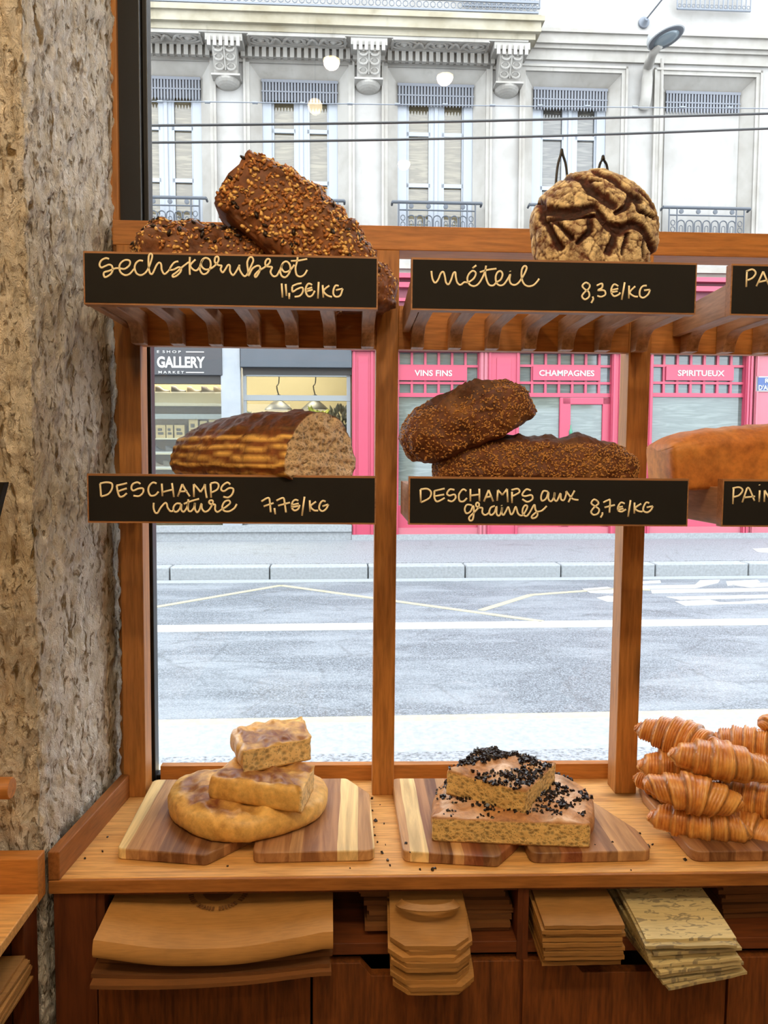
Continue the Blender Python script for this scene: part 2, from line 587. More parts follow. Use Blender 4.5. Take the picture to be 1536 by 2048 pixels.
T['nature'] = [(180, 945, B, [
    [(100,110),(105,170),(110,238)], [(100,110),(160,98),(215,110),(218,160),(180,215),(110,238)], [(265,130),(275,190),(295,238),(330,235),(365,205)], [(262,130),(320,118),(368,105)], [(275,190),(320,172),(365,158)],
    [(500,115),(470,98),(425,115),(410,155),(430,180),(480,160),(525,160),(525,200),(485,235),(430,230)], [(660,110),(625,100),(590,130),(578,180),(600,228),(645,225),(680,190)],
    [(712,110),(718,235)], [(812,105),(832,245)], [(718,195),(820,170)], [(870,240),(915,115)], [(915,115),(950,180),(990,238)], [(885,190),(965,185)],
    [(1030,245),(1028,115)], [(1028,115),(1060,150),(1095,195)], [(1095,195),(1125,150),(1140,115)], [(1140,115),(1145,180),(1158,255)], [(1195,110),(1200,250)], [(1195,110),(1245,100),(1275,125),(1260,170),(1205,198)],
    [(1390,120),(1360,100),(1315,130),(1300,170),(1330,185),(1380,155),(1420,165),(1410,215),(1370,248),(1320,240)],
    [(632,300),(630,350),(645,395),(670,400),(700,350),(740,305),(760,310),(770,350),(800,385),(835,375)], [(900,310),(860,308),(830,340),(830,380),(860,390),(890,360),(905,315),(905,370),(930,390),(960,350),(975,300)],
    [(975,265),(970,320),(975,375),(1000,385),(1030,350),(1040,300)], [(930,312),(1000,285),(1082,262)],
    [(1040,300),(1040,360),(1060,395),(1085,370),(1105,310),(1110,360),(1140,390),(1180,370),(1215,310),(1215,280),(1190,278),(1180,300),(1210,320),(1240,320),(1240,370),(1265,392),(1300,370),(1350,340),(1388,305),(1375,278),(1335,290),(1310,340),(1330,380),(1380,385),(1430,355),(1455,312)]]),
    (480, 945, 280 / 1536, [
    [(235,318),(290,285),(320,285),(330,350),(337,438)], [(260,372),(370,335)], [(378,390),(387,460)], [(400,310),(450,285),(480,285),(492,350),(505,440)], [(418,365),(550,330)],
    [(640,310),(605,300),(575,330),(570,390),(600,418),(640,400),(655,355)], [(560,360),(645,340)], [(560,385),(640,368)], [(708,265),(680,475)], [(765,305),(768,432)], [(835,320),(775,370),(810,415),(858,418)],
    [(940,320),(905,312),(875,350),(870,400),(905,425),(945,400),(970,350)], [(970,350),(905,372)]])]
T['graines'] = [(820, 955, 350 / 1536, [
    [(92,105),(95,220)], [(92,105),(150,100),(185,130),(170,180),(95,220)], [(215,115),(215,180),(240,212),(305,180)], [(215,118),(305,98)], [(218,165),(300,150)], [(390,110),(350,105),(325,140),(345,160),(390,150),(400,180),(370,210),(330,200)],
    [(495,120),(465,105),(430,150),(435,205),(470,210),(500,180)], [(530,100),(530,210)], [(608,98),(610,210)], [(530,160),(608,150)], [(648,212),(690,110)], [(690,110),(730,212)], [(665,175),(715,165)],
    [(765,205),(770,110)], [(770,110),(810,155)], [(810,155),(852,100)], [(852,100),(858,218)], [(895,125),(895,225)], [(890,110),(945,100),(960,130),(900,165)], [(1060,115),(1020,105),(985,150),(1010,165),(1065,155),(1075,190),(1030,215),(985,190)],
    [(1210,125),(1170,120),(1150,170),(1160,205),(1195,185),(1215,130),(1215,190),(1240,210),(1265,170),(1270,130),(1265,190),(1290,205),(1320,140),(1325,190),(1350,200),(1370,150),(1370,120)], [(1370,120),(1400,160),(1430,190),(1478,198)], [(1445,115),(1415,170),(1390,218)],
    [(545,245),(500,240),(480,280),(495,315),(530,300),(555,250),(560,310),(550,370),(525,378),(520,350),(560,310),(600,265),(605,230),(585,222),(580,250),(610,265),(635,270),(635,310),(660,330),(695,310)],
    [(745,250),(710,265),(695,305),(710,330),(740,310),(760,255),(760,320),(785,335),(805,290),(808,260),(805,310),(820,330),(840,300),(860,260),(870,280),(885,325),(905,310),(925,260),(935,275),(950,320),(985,335),(1015,295),(1030,255),(1010,245),(990,275),(990,320),(1020,340),(1050,310),(1090,240),(1100,280),(1120,320),(1105,350),(1075,358),(1070,340),(1110,305),(1160,290),(1200,250)], [(803,243),(806,247)]]),
    (1160, 955, 376 / 1536, [
    [(145,195),(115,180),(92,210),(120,235),(155,260),(145,295),(110,305),(90,280),(120,240),(150,215),(142,192)], [(180,285),(183,300),(168,328)], [(190,205),(230,185),(245,190),(240,290)], [(200,245),(285,225)],
    [(365,215),(335,205),(310,240),(312,270),(340,280),(375,260)], [(310,245),(350,238)], [(305,265),(355,255)], [(413,185),(392,322)], [(445,205),(443,295)], [(500,215),(450,250),(475,275),(510,280)], [(565,210),(540,205),(518,245),(520,275),(550,285),(580,265),(595,235)], [(595,235),(545,245)]])]
T['pain'] = [(1160, 955, 376 / 1536, [
    [(1255,90),(1248,218)], [(1245,90),(1300,80),(1328,105),(1300,145),(1255,160)], [(1325,205),(1365,85)], [(1365,85),(1385,95),(1425,192)], [(1335,165),(1430,155)], [(1468,105),(1463,200)], [(1465,58),(1466,63)],
    [(1505,200),(1508,105)], [(1508,105),(1560,195)], [(1560,195),(1565,100)]])]


def lettering(key, parent, y, blocks, name):
    mb = MB()
    for ox, oy, s, strokes in blocks:
        for st in strokes:
            pts = [at_y(ox + x * s, oy + yy * s, y) for x, yy in st]
            if len(pts) == 2 and (pts[1] - pts[0]).length < 0.003:
                pts = [pts[0], pts[0] + Vector((0.0004, 0, -0.0012))]
            for p in pts:
                p.y = y - 0.0002
            mb.tube(catmull(pts, 5), 0.00155, 6, flat=0.25)
    return mb.build(name, M['ink'], parent, smooth=True)


SW = 0.4525
SX = [-0.4185, 0.0860, 0.5940]
RACKS = [
    ('upper', 0, 'sechs', 'slatted pine rack whose black sign has the longest handwritten word, top left'),
    ('upper', 1, 'meteil', 'slatted pine rack with black sign priced 8,3, holding the round loaf'),
    ('upper', 2, 'pa', 'slatted pine rack cut off at the upper right edge, sign starting PA'),
    ('lower', 0, 'nature', 'lower left pine rack with black sign priced 7,7, holding the cut loaf'),
    ('lower', 1, 'graines', 'lower middle pine rack with black sign priced 8,7 under two dark loaves'),
    ('lower', 2, 'pain', 'lower pine rack cut off at right edge, holding the smooth golden tin loaf'),
]
for row, i, key, lab in RACKS:
    x0 = SX[i]
    z0, z1 = (1.782, 1.8625) if row == 'upper' else (1.4445, 1.5215)
    r = thing('bread_rack', lab, 'bread rack', (x0 + SW / 2, 1.33, z0), 'bread racks with chalkboard fronts')
    s = MB()
    s.box(x0, x0 + SW, 1.2205, 1.238, z0, z1, 0)
    s.box(x0 + 0.0022, x0 + SW - 0.0022, 1.2198, 1.2204, z0 + 0.003, z1 - 0.0032, 1)
    cb = s.build('chalkboard', [M['rackx'], M['chalk']], r)
    words, price = T[key][:1], T[key][1:]
    if key == 'sechs':
        ox, oy, sc_, st_ = T[key][1]
        words, price = words + [(ox, oy, sc_, st_[:4])], [(ox, oy, sc_, st_[4:])]
    lettering(key, cb, 1.2197, words, 'lettering')
    if price:
        lettering(key, cb, 1.2197, price, 'price')
    if row == 'upper':
        prof = [(1.238, 1.7855), (1.238, 1.809), (1.4425, 1.809), (1.4425, 1.752), (1.415, 1.752)]
        prof += [(1.380 + 0.035 * cos(t * pi / 16), 1.7505 + 0.035 * sin(t * pi / 16)) for t in range(1, 9)]
        for k in range(7):
            xr = x0 + 0.0385 + 0.0689 * k
            MB().prism(prof, 'x', xr - 0.023, xr).build('rib', M['racky'], r, bevel=0.0012)
        prof2 = [(1.238, 1.783), (1.238, 1.834), (1.4425, 1.826), (1.4425, 1.783)]
        MB().prism(prof2, 'x', x0 + 0.0005, x0 + 0.0135).build('end_panel', M['racky'], r, bevel=0.001)
    else:
        for k in range(7):
            xr = x0 + 0.0385 + 0.0665 * k
            MB().box(xr - 0.023, xr, 1.238, 1.4425, 1.480, 1.503).build('rib', M['racky'], r, bevel=0.0012)
        for xa in (x0 + 0.0005, x0 + SW - 0.0135):
            MB().box(xa, xa + 0.013, 1.238, 1.4425, 1.447, 1.508).build('end_panel', M['racky'], r, bevel=0.001)

# ================================================================ cupboards under the worktop
SHZ = 0.787


def door(parent, x0, x1, n0, n1):
    z1, z0 = 0.757, 0.06
    d = 0.0215
    pts = [(x0, z0), (x1, z0), (x1, z1), (n1, z1), (n1 - 0.018, z1 - d), (n0 + 0.018, z1 - d), (n0, z1), (x0, z1)]
    # two pieces round the finger notch keep every face flat
    mb = MB().prism(pts, 'y', 1.158, 1.176)
    return mb.build('door', M['door'], parent, bevel=0.001)


c1 = thing('cabinet', 'dark stained cabinet with open bag compartment below the two focaccia piles', 'cabinet', (-0.1, 1.33, 0.0), 'cabinets below the worktop')
MB().box(-0.460, -0.396, 1.160, 1.180, 0.0, 0.8775).build('stile', M['carc'], c1, bevel=0.001)
k = MB()
k.box(-0.460, -0.444, 1.180, 1.494, 0.0, 0.8775)
k.box(-0.396, -0.384, 1.165, 1.494, SHZ, 0.8775)
k.box(0.2625, 0.2710, 1.162, 1.494, 0.05, 0.8775)
k.box(-0.396, 0.2625, 1.480, 1.494, 0.05, 0.8775)
k.box(-0.396, 0.2625, 1.166, 1.182, 0.869, 0.8775)
k.box(-0.396, 0.2625, 1.18, 1.48, 0.03, 0.05)
k.build('carcass', M['carc'], c1)
MB().box(-0.396, 0.2625, 1.162, 1.480, SHZ - 0.019, SHZ).build('shelf', M['carcx'], c1, bevel=0.001)
door(c1, -0.3935, -0.0645, -0.318, -0.140)
door(c1, -0.0605, 0.2685, 0.014, 0.192)
c2 = thing('cabinet', 'dark stained cabinet below the croissants, cream bags in its compartment', 'cabinet', (0.65, 1.33, 0.0), 'cabinets below the worktop')
k = MB()
k.box(0.2712, 0.2800, 1.162, 1.494, 0.05, 0.8775)
k.box(0.990, 1.004, 1.162, 1.494, 0.0, 0.8775)
k.box(0.280, 0.990, 1.480, 1.494, 0.05, 0.8775)
k.box(0.280, 0.990, 1.166, 1.182, 0.869, 0.8775)
k.box(0.280, 0.990, 1.18, 1.48, 0.03, 0.05)
k.build('carcass', M['carc'], c2)
MB().box(0.280, 0.990, 1.162, 1.480, SHZ - 0.019, SHZ).build('shelf', M['carcx'], c2, bevel=0.001)
door(c2, 0.2725, 0.6015, 0.350, 0.526)
door(c2, 0.6055, 0.9865, 0.70, 0.89)

# the neighbouring counter that comes in from the left edge
sc = thing('side_cabinet', 'pine counter at the left edge, its side open over a bag stack', 'cabinet', (-0.75, 0.7, 0.0))
MB().box(-1.30, -0.4655, 0.10, 1.118, 0.884, 0.900).build('worktop', M['top'], sc, bevel=0.0015)
MB().box(-1.30, -0.4655, 1.118, 1.146, 0.884, 0.953).build('upstand', M['beam'], sc, bevel=0.0015)
MB().box(-0.495, -0.477, 1.092, 1.140, 0.0, 0.884).build('stile', M['carc'], sc, bevel=0.001)
k = MB()
k.box(-1.30, -1.28, 0.10, 1.118, 0.0, 0.884)
k.box(-1.28, -0.50, 1.100, 1.118, 0.0, 0.884)
k.box(-1.28, -0.50, 0.10, 0.118, 0.0, 0.884)
k.box(-1.28, -0.482, 0.118, 1.10, 0.03, 0.05)
k.build('carcass', M['carc'], sc)
MB().box(-1.28, -0.484, 0.118, 1.10, 0.770, 0.786).build('shelf', M['carc'], sc)

# ================================================================ paper bags
def paper(name, rgb, var=0.12, print_rgb=None):
    g = G(name)
    v = g.obj((1, 1, 1), rnd=3)
    f = g.noise(v, 9, 4)
    c = g.ramp(f, [(0.35, lin([x * (1 - var) for x in rgb])), (0.65, lin(rgb))])
    c = g.mix(1.0, c, g.ramp(g.n('ObjectInfo').outputs['Random'], [(0.0, (0.62, 0.60, 0.58, 1)), (1.0, (1, 1, 1, 1))]), 'MULTIPLY')
    fi = g.noise(g.obj((4, 60, 60), rnd=3), 6, 3)
    c = g.mix(0.25, c, g.ramp(fi, [(0.35, lin([x * 0.72 for x in rgb])), (0.6, lin(rgb))]))
    if print_rgb:
        p = g.ramp(g.noise(g.obj((14, 40, 1), rnd=5), 3.0, 2, 0.6, 1.0), [(0.56, (0, 0, 0, 1)), (0.60, (1, 1, 1, 1))])
        c = g.mix(g.math('MULTIPLY', p, 0.7), c, lin(print_rgb))
    return g.pbr(c, 0.75, g.bump(f, 0.2, 0.002))


M['kraft'] = paper('kraft_paper', (188, 138, 74))
M['kraft_shade'] = paper('shaded_kraft_paper', (132, 84, 40))  # same kraft, darkened so its colour carries the compartments' shade
M['cream'] = paper('cream_printed_paper', (226, 210, 158), 0.08, (120, 112, 96))
RB = random.Random(4)


def bag_mesh(w, d, t, sag=0.0, flap=0.0, chamfer=0.0, wav=0.002, seed=0, lean=0.0):
    """one flat folded bag lying with its opening towards the room (-y)"""
    nu, nv = 22, 9
    top, bot = [], []
    for j in range(nv + 4):
        rt, rb = [], []
        for i in range(nu + 1):
            u = i / nu
            v = min(j / nv, 1.0)
            x = (u - 0.5) * w
            y = d * (0.5 - v)
            if chamfer:
                e = max(0.0, abs(x) - (w / 2 - chamfer))
                y = max(y, -d / 2 + e * 1.0)
            ext = max(0, j - nv)
            z = -sag * sin(pi * min(1, u * 1.05)) * (v ** 2) + wav * noise.noise(Vector((u * 4, v * 3, seed * 3.1))) - lean * v * v
            if ext:
                y -= 0.002 + 0.0015 * ext
                z -= flap * ext / 3.0
            elif flap and j == nv:
                z -= 0.0005
            rt.append(Vector((x, y, z + t)))
            rb.append(Vector((x, y + (0.0025 if ext else 0), z)))
        top.append(rt)
        bot.append(rb)
        if not flap and j == nv:
            break
    mb = MB()
    mb.grid(top)
    mb.grid(bot)
    n = nu + 1
    nr = len(top)
    off = n * nr
    for i in range(nu):
        mb.f.append((i, i + 1, off + i + 1, off + i)); mb.mi.append(0)
        a = (nr - 1) * n + i
        mb.f.append((a, a + 1, off + a + 1, off + a)); mb.mi.append(0)
    for j in range(nr - 1):
        a = j * n
        mb.f.append((a, a + n, off + a + n, off + a)); mb.mi.append(0)
        a = j * n + nu
        mb.f.append((a, a + n, off + a + n, off + a)); mb.mi.append(0)
    return mb


def bag_stack(n, w, d, t, cx, y_front, z0, mat, group, lab_all, lab_top, gap=0.0008, jx=0.004, jy=0.006, jr=0.02, sag=0.0, flap_top=0.0,
              chamfer=0.0, rot=0.0, twist=0.0, lean=0.0, name='paper_bag', lean_top=None, lab_bottom=None):
    protos = []
    last = None
    for i in range(n):
        f = i / max(1, n - 1)
        topmost = i == n - 1
        if topmost or len(protos) < 3:
            mb = bag_mesh(w, d, t, sag * (0.4 + 0.6 * f), flap_top if topmost else 0.0, chamfer, 0.002, i + n, lean)
            o = mb.build(name, mat, smooth=True, sharp=40)
            protos.append(o)
        else:
            o = protos[i % 3].copy()
            COL.objects.link(o)
        o.location = (cx + RB.uniform(-jx, jx), y_front + d / 2 + RB.uniform(-jy, jy), z0 + i * (t + gap))
        o.rotation_euler = (0, 0, rot + twist * (f - 0.5) + RB.uniform(-jr, jr))
        tag(o, lab_top if topmost else lab_all, 'paper bag', group)
        last = o
    return last


b = bag_stack(9, 0.345, 0.25, 0.0060, -0.207, 1.130, SHZ + 0.001, [M['kraft_shade']], 'wide brown bags in the left compartment',
              'wide brown paper bag lying under the topmost one in the left compartment', 'topmost wide brown paper bag with drooping front fold in left compartment',
              sag=0.020, flap_top=0.018, jr=0.010)
b.location.y -= 0.042
b.location.z += 0.006
b.rotation_euler = (0, 0, 0.035)
low = [o for o in bpy.data.objects if o.get('group') == 'wide brown bags in the left compartment'][:3]
for i_, o in enumerate(low):
    o.location.y -= 0.050 - 0.012 * i_
    o.rotation_euler = (0, 0, 0.06 - 0.02 * i_)
b.data = b.data.copy()
b.data.materials.clear()
b.data.materials.append(M['kraft'])  # the topmost bag gets the lighter, lit copy of the paper
# the faint round stamp printed on the topmost bag
st = MB()
for i in range(26):
    a0 = pi * (1.02 + 0.96 * i / 26)
    if i % 7 == 6:
        continue
    for r0, r1 in ((0.040, 0.048),):
        a1 = a0 + pi * 0.96 / 26 * 0.6
        st.prism([(r0 * cos(a0), r0 * sin(a0)), (r1 * cos(a0), r1 * sin(a0)), (r1 * cos(a1), r1 * sin(a1)), (r0 * cos(a1), r0 * sin(a1))], 'z', 0, 0.0006)
st.prism([(0.026 * cos(t * pi / 8), 0.026 * sin(t * pi / 8)) for t in range(16)], 'z', 0, 0.0006)
so = st.build('printed_stamp', flat('stamp_ink', (112, 74, 38), 0.8))
so.parent = b
so.location = (-0.01, -0.004, 0.0034)
so.rotation_euler = (0.083, 0, 0)

bag_stack(8, 0.235, 0.24, 0.008, 0.137, 1.19, SHZ + 0.001, [M['kraft_shade']], 'brown bags at the back of the middle compartment',
          'brown paper bag in the dark stack behind the handled bags', 'topmost brown paper bag of the dark stack behind the handled bags', jx=0.008, jy=0.012)


def handled_bags():
    n = 10
    protos = []
    for i in range(n):
        top = i == n - 1
        if i < 3 or top:
            mb = bag_mesh(0.118, 0.26, 0.0066, 0.0, 0, 0.022, 0.0012, i, lean=0.030)
            o = mb.build('carrier_bag', M['kraft'], smooth=True, sharp=40)
            if top:
                for s in (0,):
                    pts = []
                    for k_ in range(17):
                        a = pi * k_ / 16
                        pts.append(Vector((-0.050 * cos(a), -0.070 - 0.034 * sin(a), -0.004 + 0.010 * sin(a))))
                    rows = []
                    for p in pts:
                        rows.append([p, Vector((p.x * 0.80, p.y + 0.012, p.z + 0.003)), Vector((p.x * 0.80, p.y + 0.012, p.z + 0.0048)), p + Vector((0, 0, 0.0018))])
                    h = MB().grid(rows, wrap=True).build('handle', M['kraft'], smooth=True, sharp=40)
                    h.parent = o
                    h.location = (0, 0, 0.006)
            protos.append(o)
        else:
            o = protos[i % 3].copy()
            COL.objects.link(o)
        f = i / (n - 1)
        o.location = (0.122 + RB.uniform(-0.004, 0.004) - 0.004 * f, 1.078 + 0.13 + RB.uniform(-0.005, 0.005), SHZ + 0.004 + i * 0.0073)
        o.rotation_euler = (0, 0, RB.uniform(-0.03, 0.03))
        tag(o, 'topmost brown carrier bag, its flat paper handle towards the room' if top else 'brown carrier bag with cut corners under the topmost handled one', 'paper bag', 'brown carrier bags with flat handles')


handled_bags()
bag_stack(10, 0.122, 0.26, 0.0055, 0.352, 1.106, SHZ + 0.001, [M['kraft']], 'small brown bags beside the cream ones',
          'small brown paper bag in the stack left of the cream bags', 'topmost small brown paper bag left of the cream bags', gap=0.0016, lean=0.008, jr=0.015)
bag_stack(13, 0.138, 0.27, 0.0042, 0.505, 1.082, SHZ + 0.001, [M['cream']], 'cream printed bags above the third door',
          'cream printed paper bag within the twisted cream stack', 'topmost cream printed paper bag of the twisted stack', gap=0.0010, lean=0.018, rot=0.10, twist=-0.22, jr=0.02)
bag_stack(7, 0.24, 0.22, 0.007, 0.735, 1.215, SHZ + 0.001, [M['kraft_shade']], 'brown bags right of the cream ones',
          'brown paper bag in the dark stack right of the cream bags', 'topmost brown paper bag right of the cream bags', jr=0.03, rot=0.04)
bag_stack(9, 0.30, 0.25, 0.0038, -0.617, 0.835, 0.7865, [M['kraft']], 'bags in the side counter',
          'kraft paper bag in the stack at the lower left corner', 'topmost kraft paper bag of the stack at lower left corner', rot=0.0, jr=0.03, jx=0.006, jy=0.004)


# ================================================================ bread materials
def bread(name, crust, dark, flour, crumb=(200, 160, 104), burn=(34, 18, 10), rough=0.62, mott=14, bumpy=0.5, streak=None, gloss=0.0, fl_noise=30, holes=90):
    g = G(name)
    v = g.obj()
    at = g.n('Attribute', attribute_name='mask')
    sp = g.n('SeparateColor', {0: at.outputs['Color']})
    R, Gc, Bc = sp.outputs[0], sp.outputs[1], sp.outputs[2]
    big = g.noise(v, mott, 5, 0.6)
    fine = g.noise(v, mott * 7, 4, 0.6)
    c = g.ramp(big, [(0.32, lin(dark)), (0.62, lin(crust))])
    c = g.mix(0.45, c, g.ramp(fine, [(0.3, lin([x * 0.55 for x in dark])), (0.65, lin(crust))]), 'MIX')
    fl = g.math('MULTIPLY', R, g.ramp(g.noise(v, fl_noise, 5, 0.7), [(0.34, (0, 0, 0, 1)), (0.52, (1, 1, 1, 1))]))
    c = g.mix(fl, c, g.mix(g.math('MULTIPLY', fine, 0.6), lin(flour), lin([x * 0.72 for x in flour])))
    c = g.mix(g.math('MULTIPLY', Gc, g.ramp(fine, [(0.25, (1, 1, 1, 1)), (0.75, (0.55, 0.55, 0.55, 1))])), c, lin(burn))
    hv = g.vor(g.n('Mapping', {0: v, 3: (1, 1, 1.25)}).outputs[0], holes)
    hw = g.vor(v, holes * 2.6)
    hole = g.ramp(hv, [(0.12, (0, 0, 0, 1)), (0.30, (0.45, 0.45, 0.45, 1)), (0.55, (1, 1, 1, 1))])
    hole2 = g.ramp(hw, [(0.10, (0.2, 0.2, 0.2, 1)), (0.45, (1, 1, 1, 1))])
    cr = g.mix(g.math('MULTIPLY', hole, hole2), lin([x * 0.48 for x in crumb]), lin(crumb))
    cr = g.mix(0.35, cr, g.ramp(big, [(0.3, lin([x * 0.7 for x in crumb])), (0.7, lin(crumb))]))
    c = g.mix(Bc, c, cr)
    hgt = g.mix(Bc, g.math('ADD', g.math('MULTIPLY', fine, 0.7), big), g.math('ADD', g.math('MULTIPLY', hole, 0.9), g.math('MULTIPLY', hole2, 0.5)))
    nb = g.bump(hgt, bumpy, 0.004)
    kw = {}
    if gloss:
        kw = {'Coat Weight': gloss, 'Coat Roughness': 0.25}
    return g.pbr(c, rough, nb, **kw)


M['rye'] = bread('seeded_loaf_crust', (140, 84, 44), (78, 40, 18), (180, 130, 80), rough=0.6)
M['oat'] = flat('oat_flake', (246, 200, 122), 0.6, 0.25, 60)
M['oat2'] = flat('toasted_flake', (184, 120, 62), 0.6, 0.3, 60)
M['seed'] = flat('dark_seed', (40, 26, 18), 0.5)
M['sesame'] = flat('sesame_seed', (190, 136, 72), 0.6, 0.2, 80)
M['boule'] = bread('boule_crust', (112, 52, 26), (46, 19, 9), (255, 232, 180), rough=0.75, fl_noise=46, mott=18, bumpy=0.7)
M['nature'] = bread('batard_crust', (136, 76, 30), (74, 36, 14), (255, 206, 112), crumb=(232, 202, 160), rough=0.65, fl_noise=24, holes=105)
M['grain'] = bread('grain_loaf_crust', (116, 64, 28), (60, 28, 12), (190, 134, 66), rough=0.65, mott=22)
M['mie'] = bread('tin_loaf_crust', (222, 142, 62), (180, 100, 40), (236, 180, 96), rough=0.55, mott=9, bumpy=0.25)
M['foc'] = bread('focaccia_crust', (240, 196, 112), (216, 156, 74), (226, 160, 74), crumb=(240, 208, 146), burn=(104, 38, 18), rough=0.5, mott=11, bumpy=0.25, gloss=0.15, holes=85)
M['choc'] = bread('topped_focaccia_crust', (206, 150, 92), (150, 92, 50), (246, 214, 186), crumb=(240, 204, 132), burn=(30, 16, 12), rough=0.6, mott=18, bumpy=0.4, holes=115)
M['olive'] = flat('black_topping', (26, 16, 16), 0.3)


def croissant_mat():
    g = G('croissant_crust')
    v = g.obj()
    at = g.n('Attribute', attribute_name='mask')
    sp = g.n('SeparateColor', {0: at.outputs['Color']})
    n1 = g.noise(v, 22, 4, 0.6)
    n2 = g.noise(g.obj((1, 0.25, 0.25)), 260, 3, 0.6)
    c = g.ramp(n1, [(0.3, lin(150, 72, 24)), (0.5, lin(206, 126, 52)), (0.72, lin(240, 178, 92))])
    c = g.mix(g.math('MULTIPLY', sp.outputs[1], 0.9), c, lin(92, 36, 12))
    c = g.mix(g.math('MULTIPLY', sp.outputs[0], 0.8), c, lin(252, 208, 124))
    c = g.mix(0.22, c, g.ramp(n2, [(0.35, lin(110, 50, 16)), (0.65, lin(240, 176, 88))]))
    nb = g.bump(g.math('ADD', g.math('MULTIPLY', n2, 0.5), n1), 0.35, 0.003)
    return g.pbr(c, 0.36, nb, **{'Coat Weight': 0.25, 'Coat Roughness': 0.2})


M['croi'] = croissant_mat()


# ================================================================ bread shapes
def loft_mesh(name, mat, nu, nv, fn, parent=None, cap0=None, cap1=None):
    """fn(u, a) -> (Vector, (flour, burn, crumb)); u 0..1 along, a 0..2pi round"""
    mb, mask = MB(), []
    rows = []

    def ring_caps(u, steps, side):
        rr = []
        base = [fn(u, 2 * pi * k_ / nv)[0] for k_ in range(nv)]
        c = sum(base, Vector()) / nv
        for s in range(steps):
            f = 1 - (s + 0.5) / steps if side else (s + 0.5) / steps
            rr.append(([c + (p - c) * f for p in base], (0, 0, 1)))
        return rr
    if cap0:
        for r_, m_ in ring_caps(0.0, cap0, 0):
            rows.append(r_)
            mask += [m_] * nv
    for i in range(nu + 1):
        rr = []
        for k_ in range(nv):
            p, m_ = fn(i / nu, 2 * pi * k_ / nv)
            rr.append(p)
            mask.append(m_)
        rows.append(rr)
    if cap1:
        for r_, m_ in ring_caps(1.0, cap1, 1):
            rows.append(r_)
            mask += [m_] * nv
    mb.grid(rows, wrap=True)
    mb.f.append(tuple(range(nv)))
    mb.mi.append(0)
    n = len(mb.v)
    mb.f.append(tuple(range(n - 1, n - nv - 1, -1)))
    mb.mi.append(0)
    return mb.build(name, mat, smooth=True, mask=mask, parent=parent)


def sgnpow(x, e):
    return math.copysign(abs(x) ** e, x)


def scatter(o, name, mat, count, sz, rnd, flt=None, aspect=0.6, thick=0.3, lift=0.0):
    """many small flakes lying on a loaf, spread evenly over its surface: one child nobody could count"""
    me = o.data
    acc, cum, tot = [], [], 0.0
    for p in me.polygons:
        if len(p.vertices) == 4 and (flt is None or flt(p.center, p.normal)):
            tot += p.area
            acc.append(p)
            cum.append(tot)
    mb = MB()
    for _ in range(count):
        p = acc[min(len(acc) - 1, bisect.bisect(cum, rnd.random() * tot))]
        q = [me.vertices[i].co for i in p.vertices]
        a, b_ = rnd.random(), rnd.random()
        co = q[0].lerp(q[1], a).lerp(q[3].lerp(q[2], a), b_)
        n_ = p.normal.copy()
        t1 = n_.orthogonal().normalized()
        t1.rotate(Matrix.Rotation(rnd.uniform(0, 2 * pi), 3, n_))
        t2 = n_.cross(t1)
        s = sz * rnd.uniform(0.65, 1.3)
        tilt = rnd.uniform(-0.6, 0.6)
        up = (n_ - t1 * tilt).normalized()
        co = co + n_ * (lift + s * 0.12)
        k = 7
        ring = [co + (t1 + n_ * tilt) * (s * cos(2 * pi * i / k)) + t2 * (s * aspect * sin(2 * pi * i / k)) for i in range(k)]
        mb.add([co - up * s * thick] + ring + [co + up * s * thick],
               [(0, 1 + (i + 1) % k, 1 + i) for i in range(k)] + [(k + 1, 1 + i, 1 + (i + 1) % k) for i in range(k)])
    c = mb.build(name, mat, smooth=True)
    c.parent = o
    c['kind'] = 'stuff'
    return c


def place(o, loc, mat3=None, eul=None):
    o.location = loc
    if mat3 is not None:
        o.rotation_euler = mat3.to_euler()
    elif eul:
        o.rotation_euler = [radians(a) for a in eul]
    return o


def axes(xd, zd):
    x = Vector(xd).normalized()
    z = Vector(zd)
    z = (z - x * z.dot(x)).normalized()
    y = z.cross(x)
    return Matrix((x, y, z)).transposed()


RS = random.Random(11)


def tin_loaf(name, mat, L, w, h, dome, seed,  rough=0.004, flare=0.12, e=0.28, burn=0.0, nu=90, nv=88, dpow=3.0):
    def fn(u, a):
        s = 2 * u - 1
        end = (1 - abs(s) ** 14) ** (1 / 5) if abs(s) < 1 else 0.0
        c_, s_ = sgnpow(cos(a), e), sgnpow(sin(a), e)
        zz = (s_ * 0.5 + 0.5) * h
        ww = w / 2 * (1 + flare * (zz / h - 0.5))
        y = c_ * ww * (0.80 + 0.20 * end) if end > 0 else 0
        z = zz
        z = h * 0.5 + (z - h * 0.5) * (0.78 + 0.22 * end)
        if sin(a) > 0.0:
            z += dome * (sin(a) ** 1.2) * (1 - (abs(s)) ** dpow) * max(0.0, 1 - (y / (w * 0.56)) ** 2)
        if end == 0:
            pass
        x = s * L / 2 * (1 + 0.5 * flare * (zz / h - 0.5))
        m = (0.55 * max(0, nz((x, y, z), 12, seed)), burn * max(0, min(1, (z - h * 0.93) / (dome * 0.8 + 1e-4))), 0)
        if abs(s) == 1:
            y *= 0.92
        return Vector((x, y, z)), m
    o = loft_mesh(name, mat, nu, nv, fn)
    displace(o, lambda co, n_, i: rough * (fbm(co, 38, seed, 4) * 0.9 + (1.6 * abs(fbm(co, 22, seed + 4, 3)) if n_.z > 0.45 else 0)) if co.z > 0.003 else 0.0)
    return o


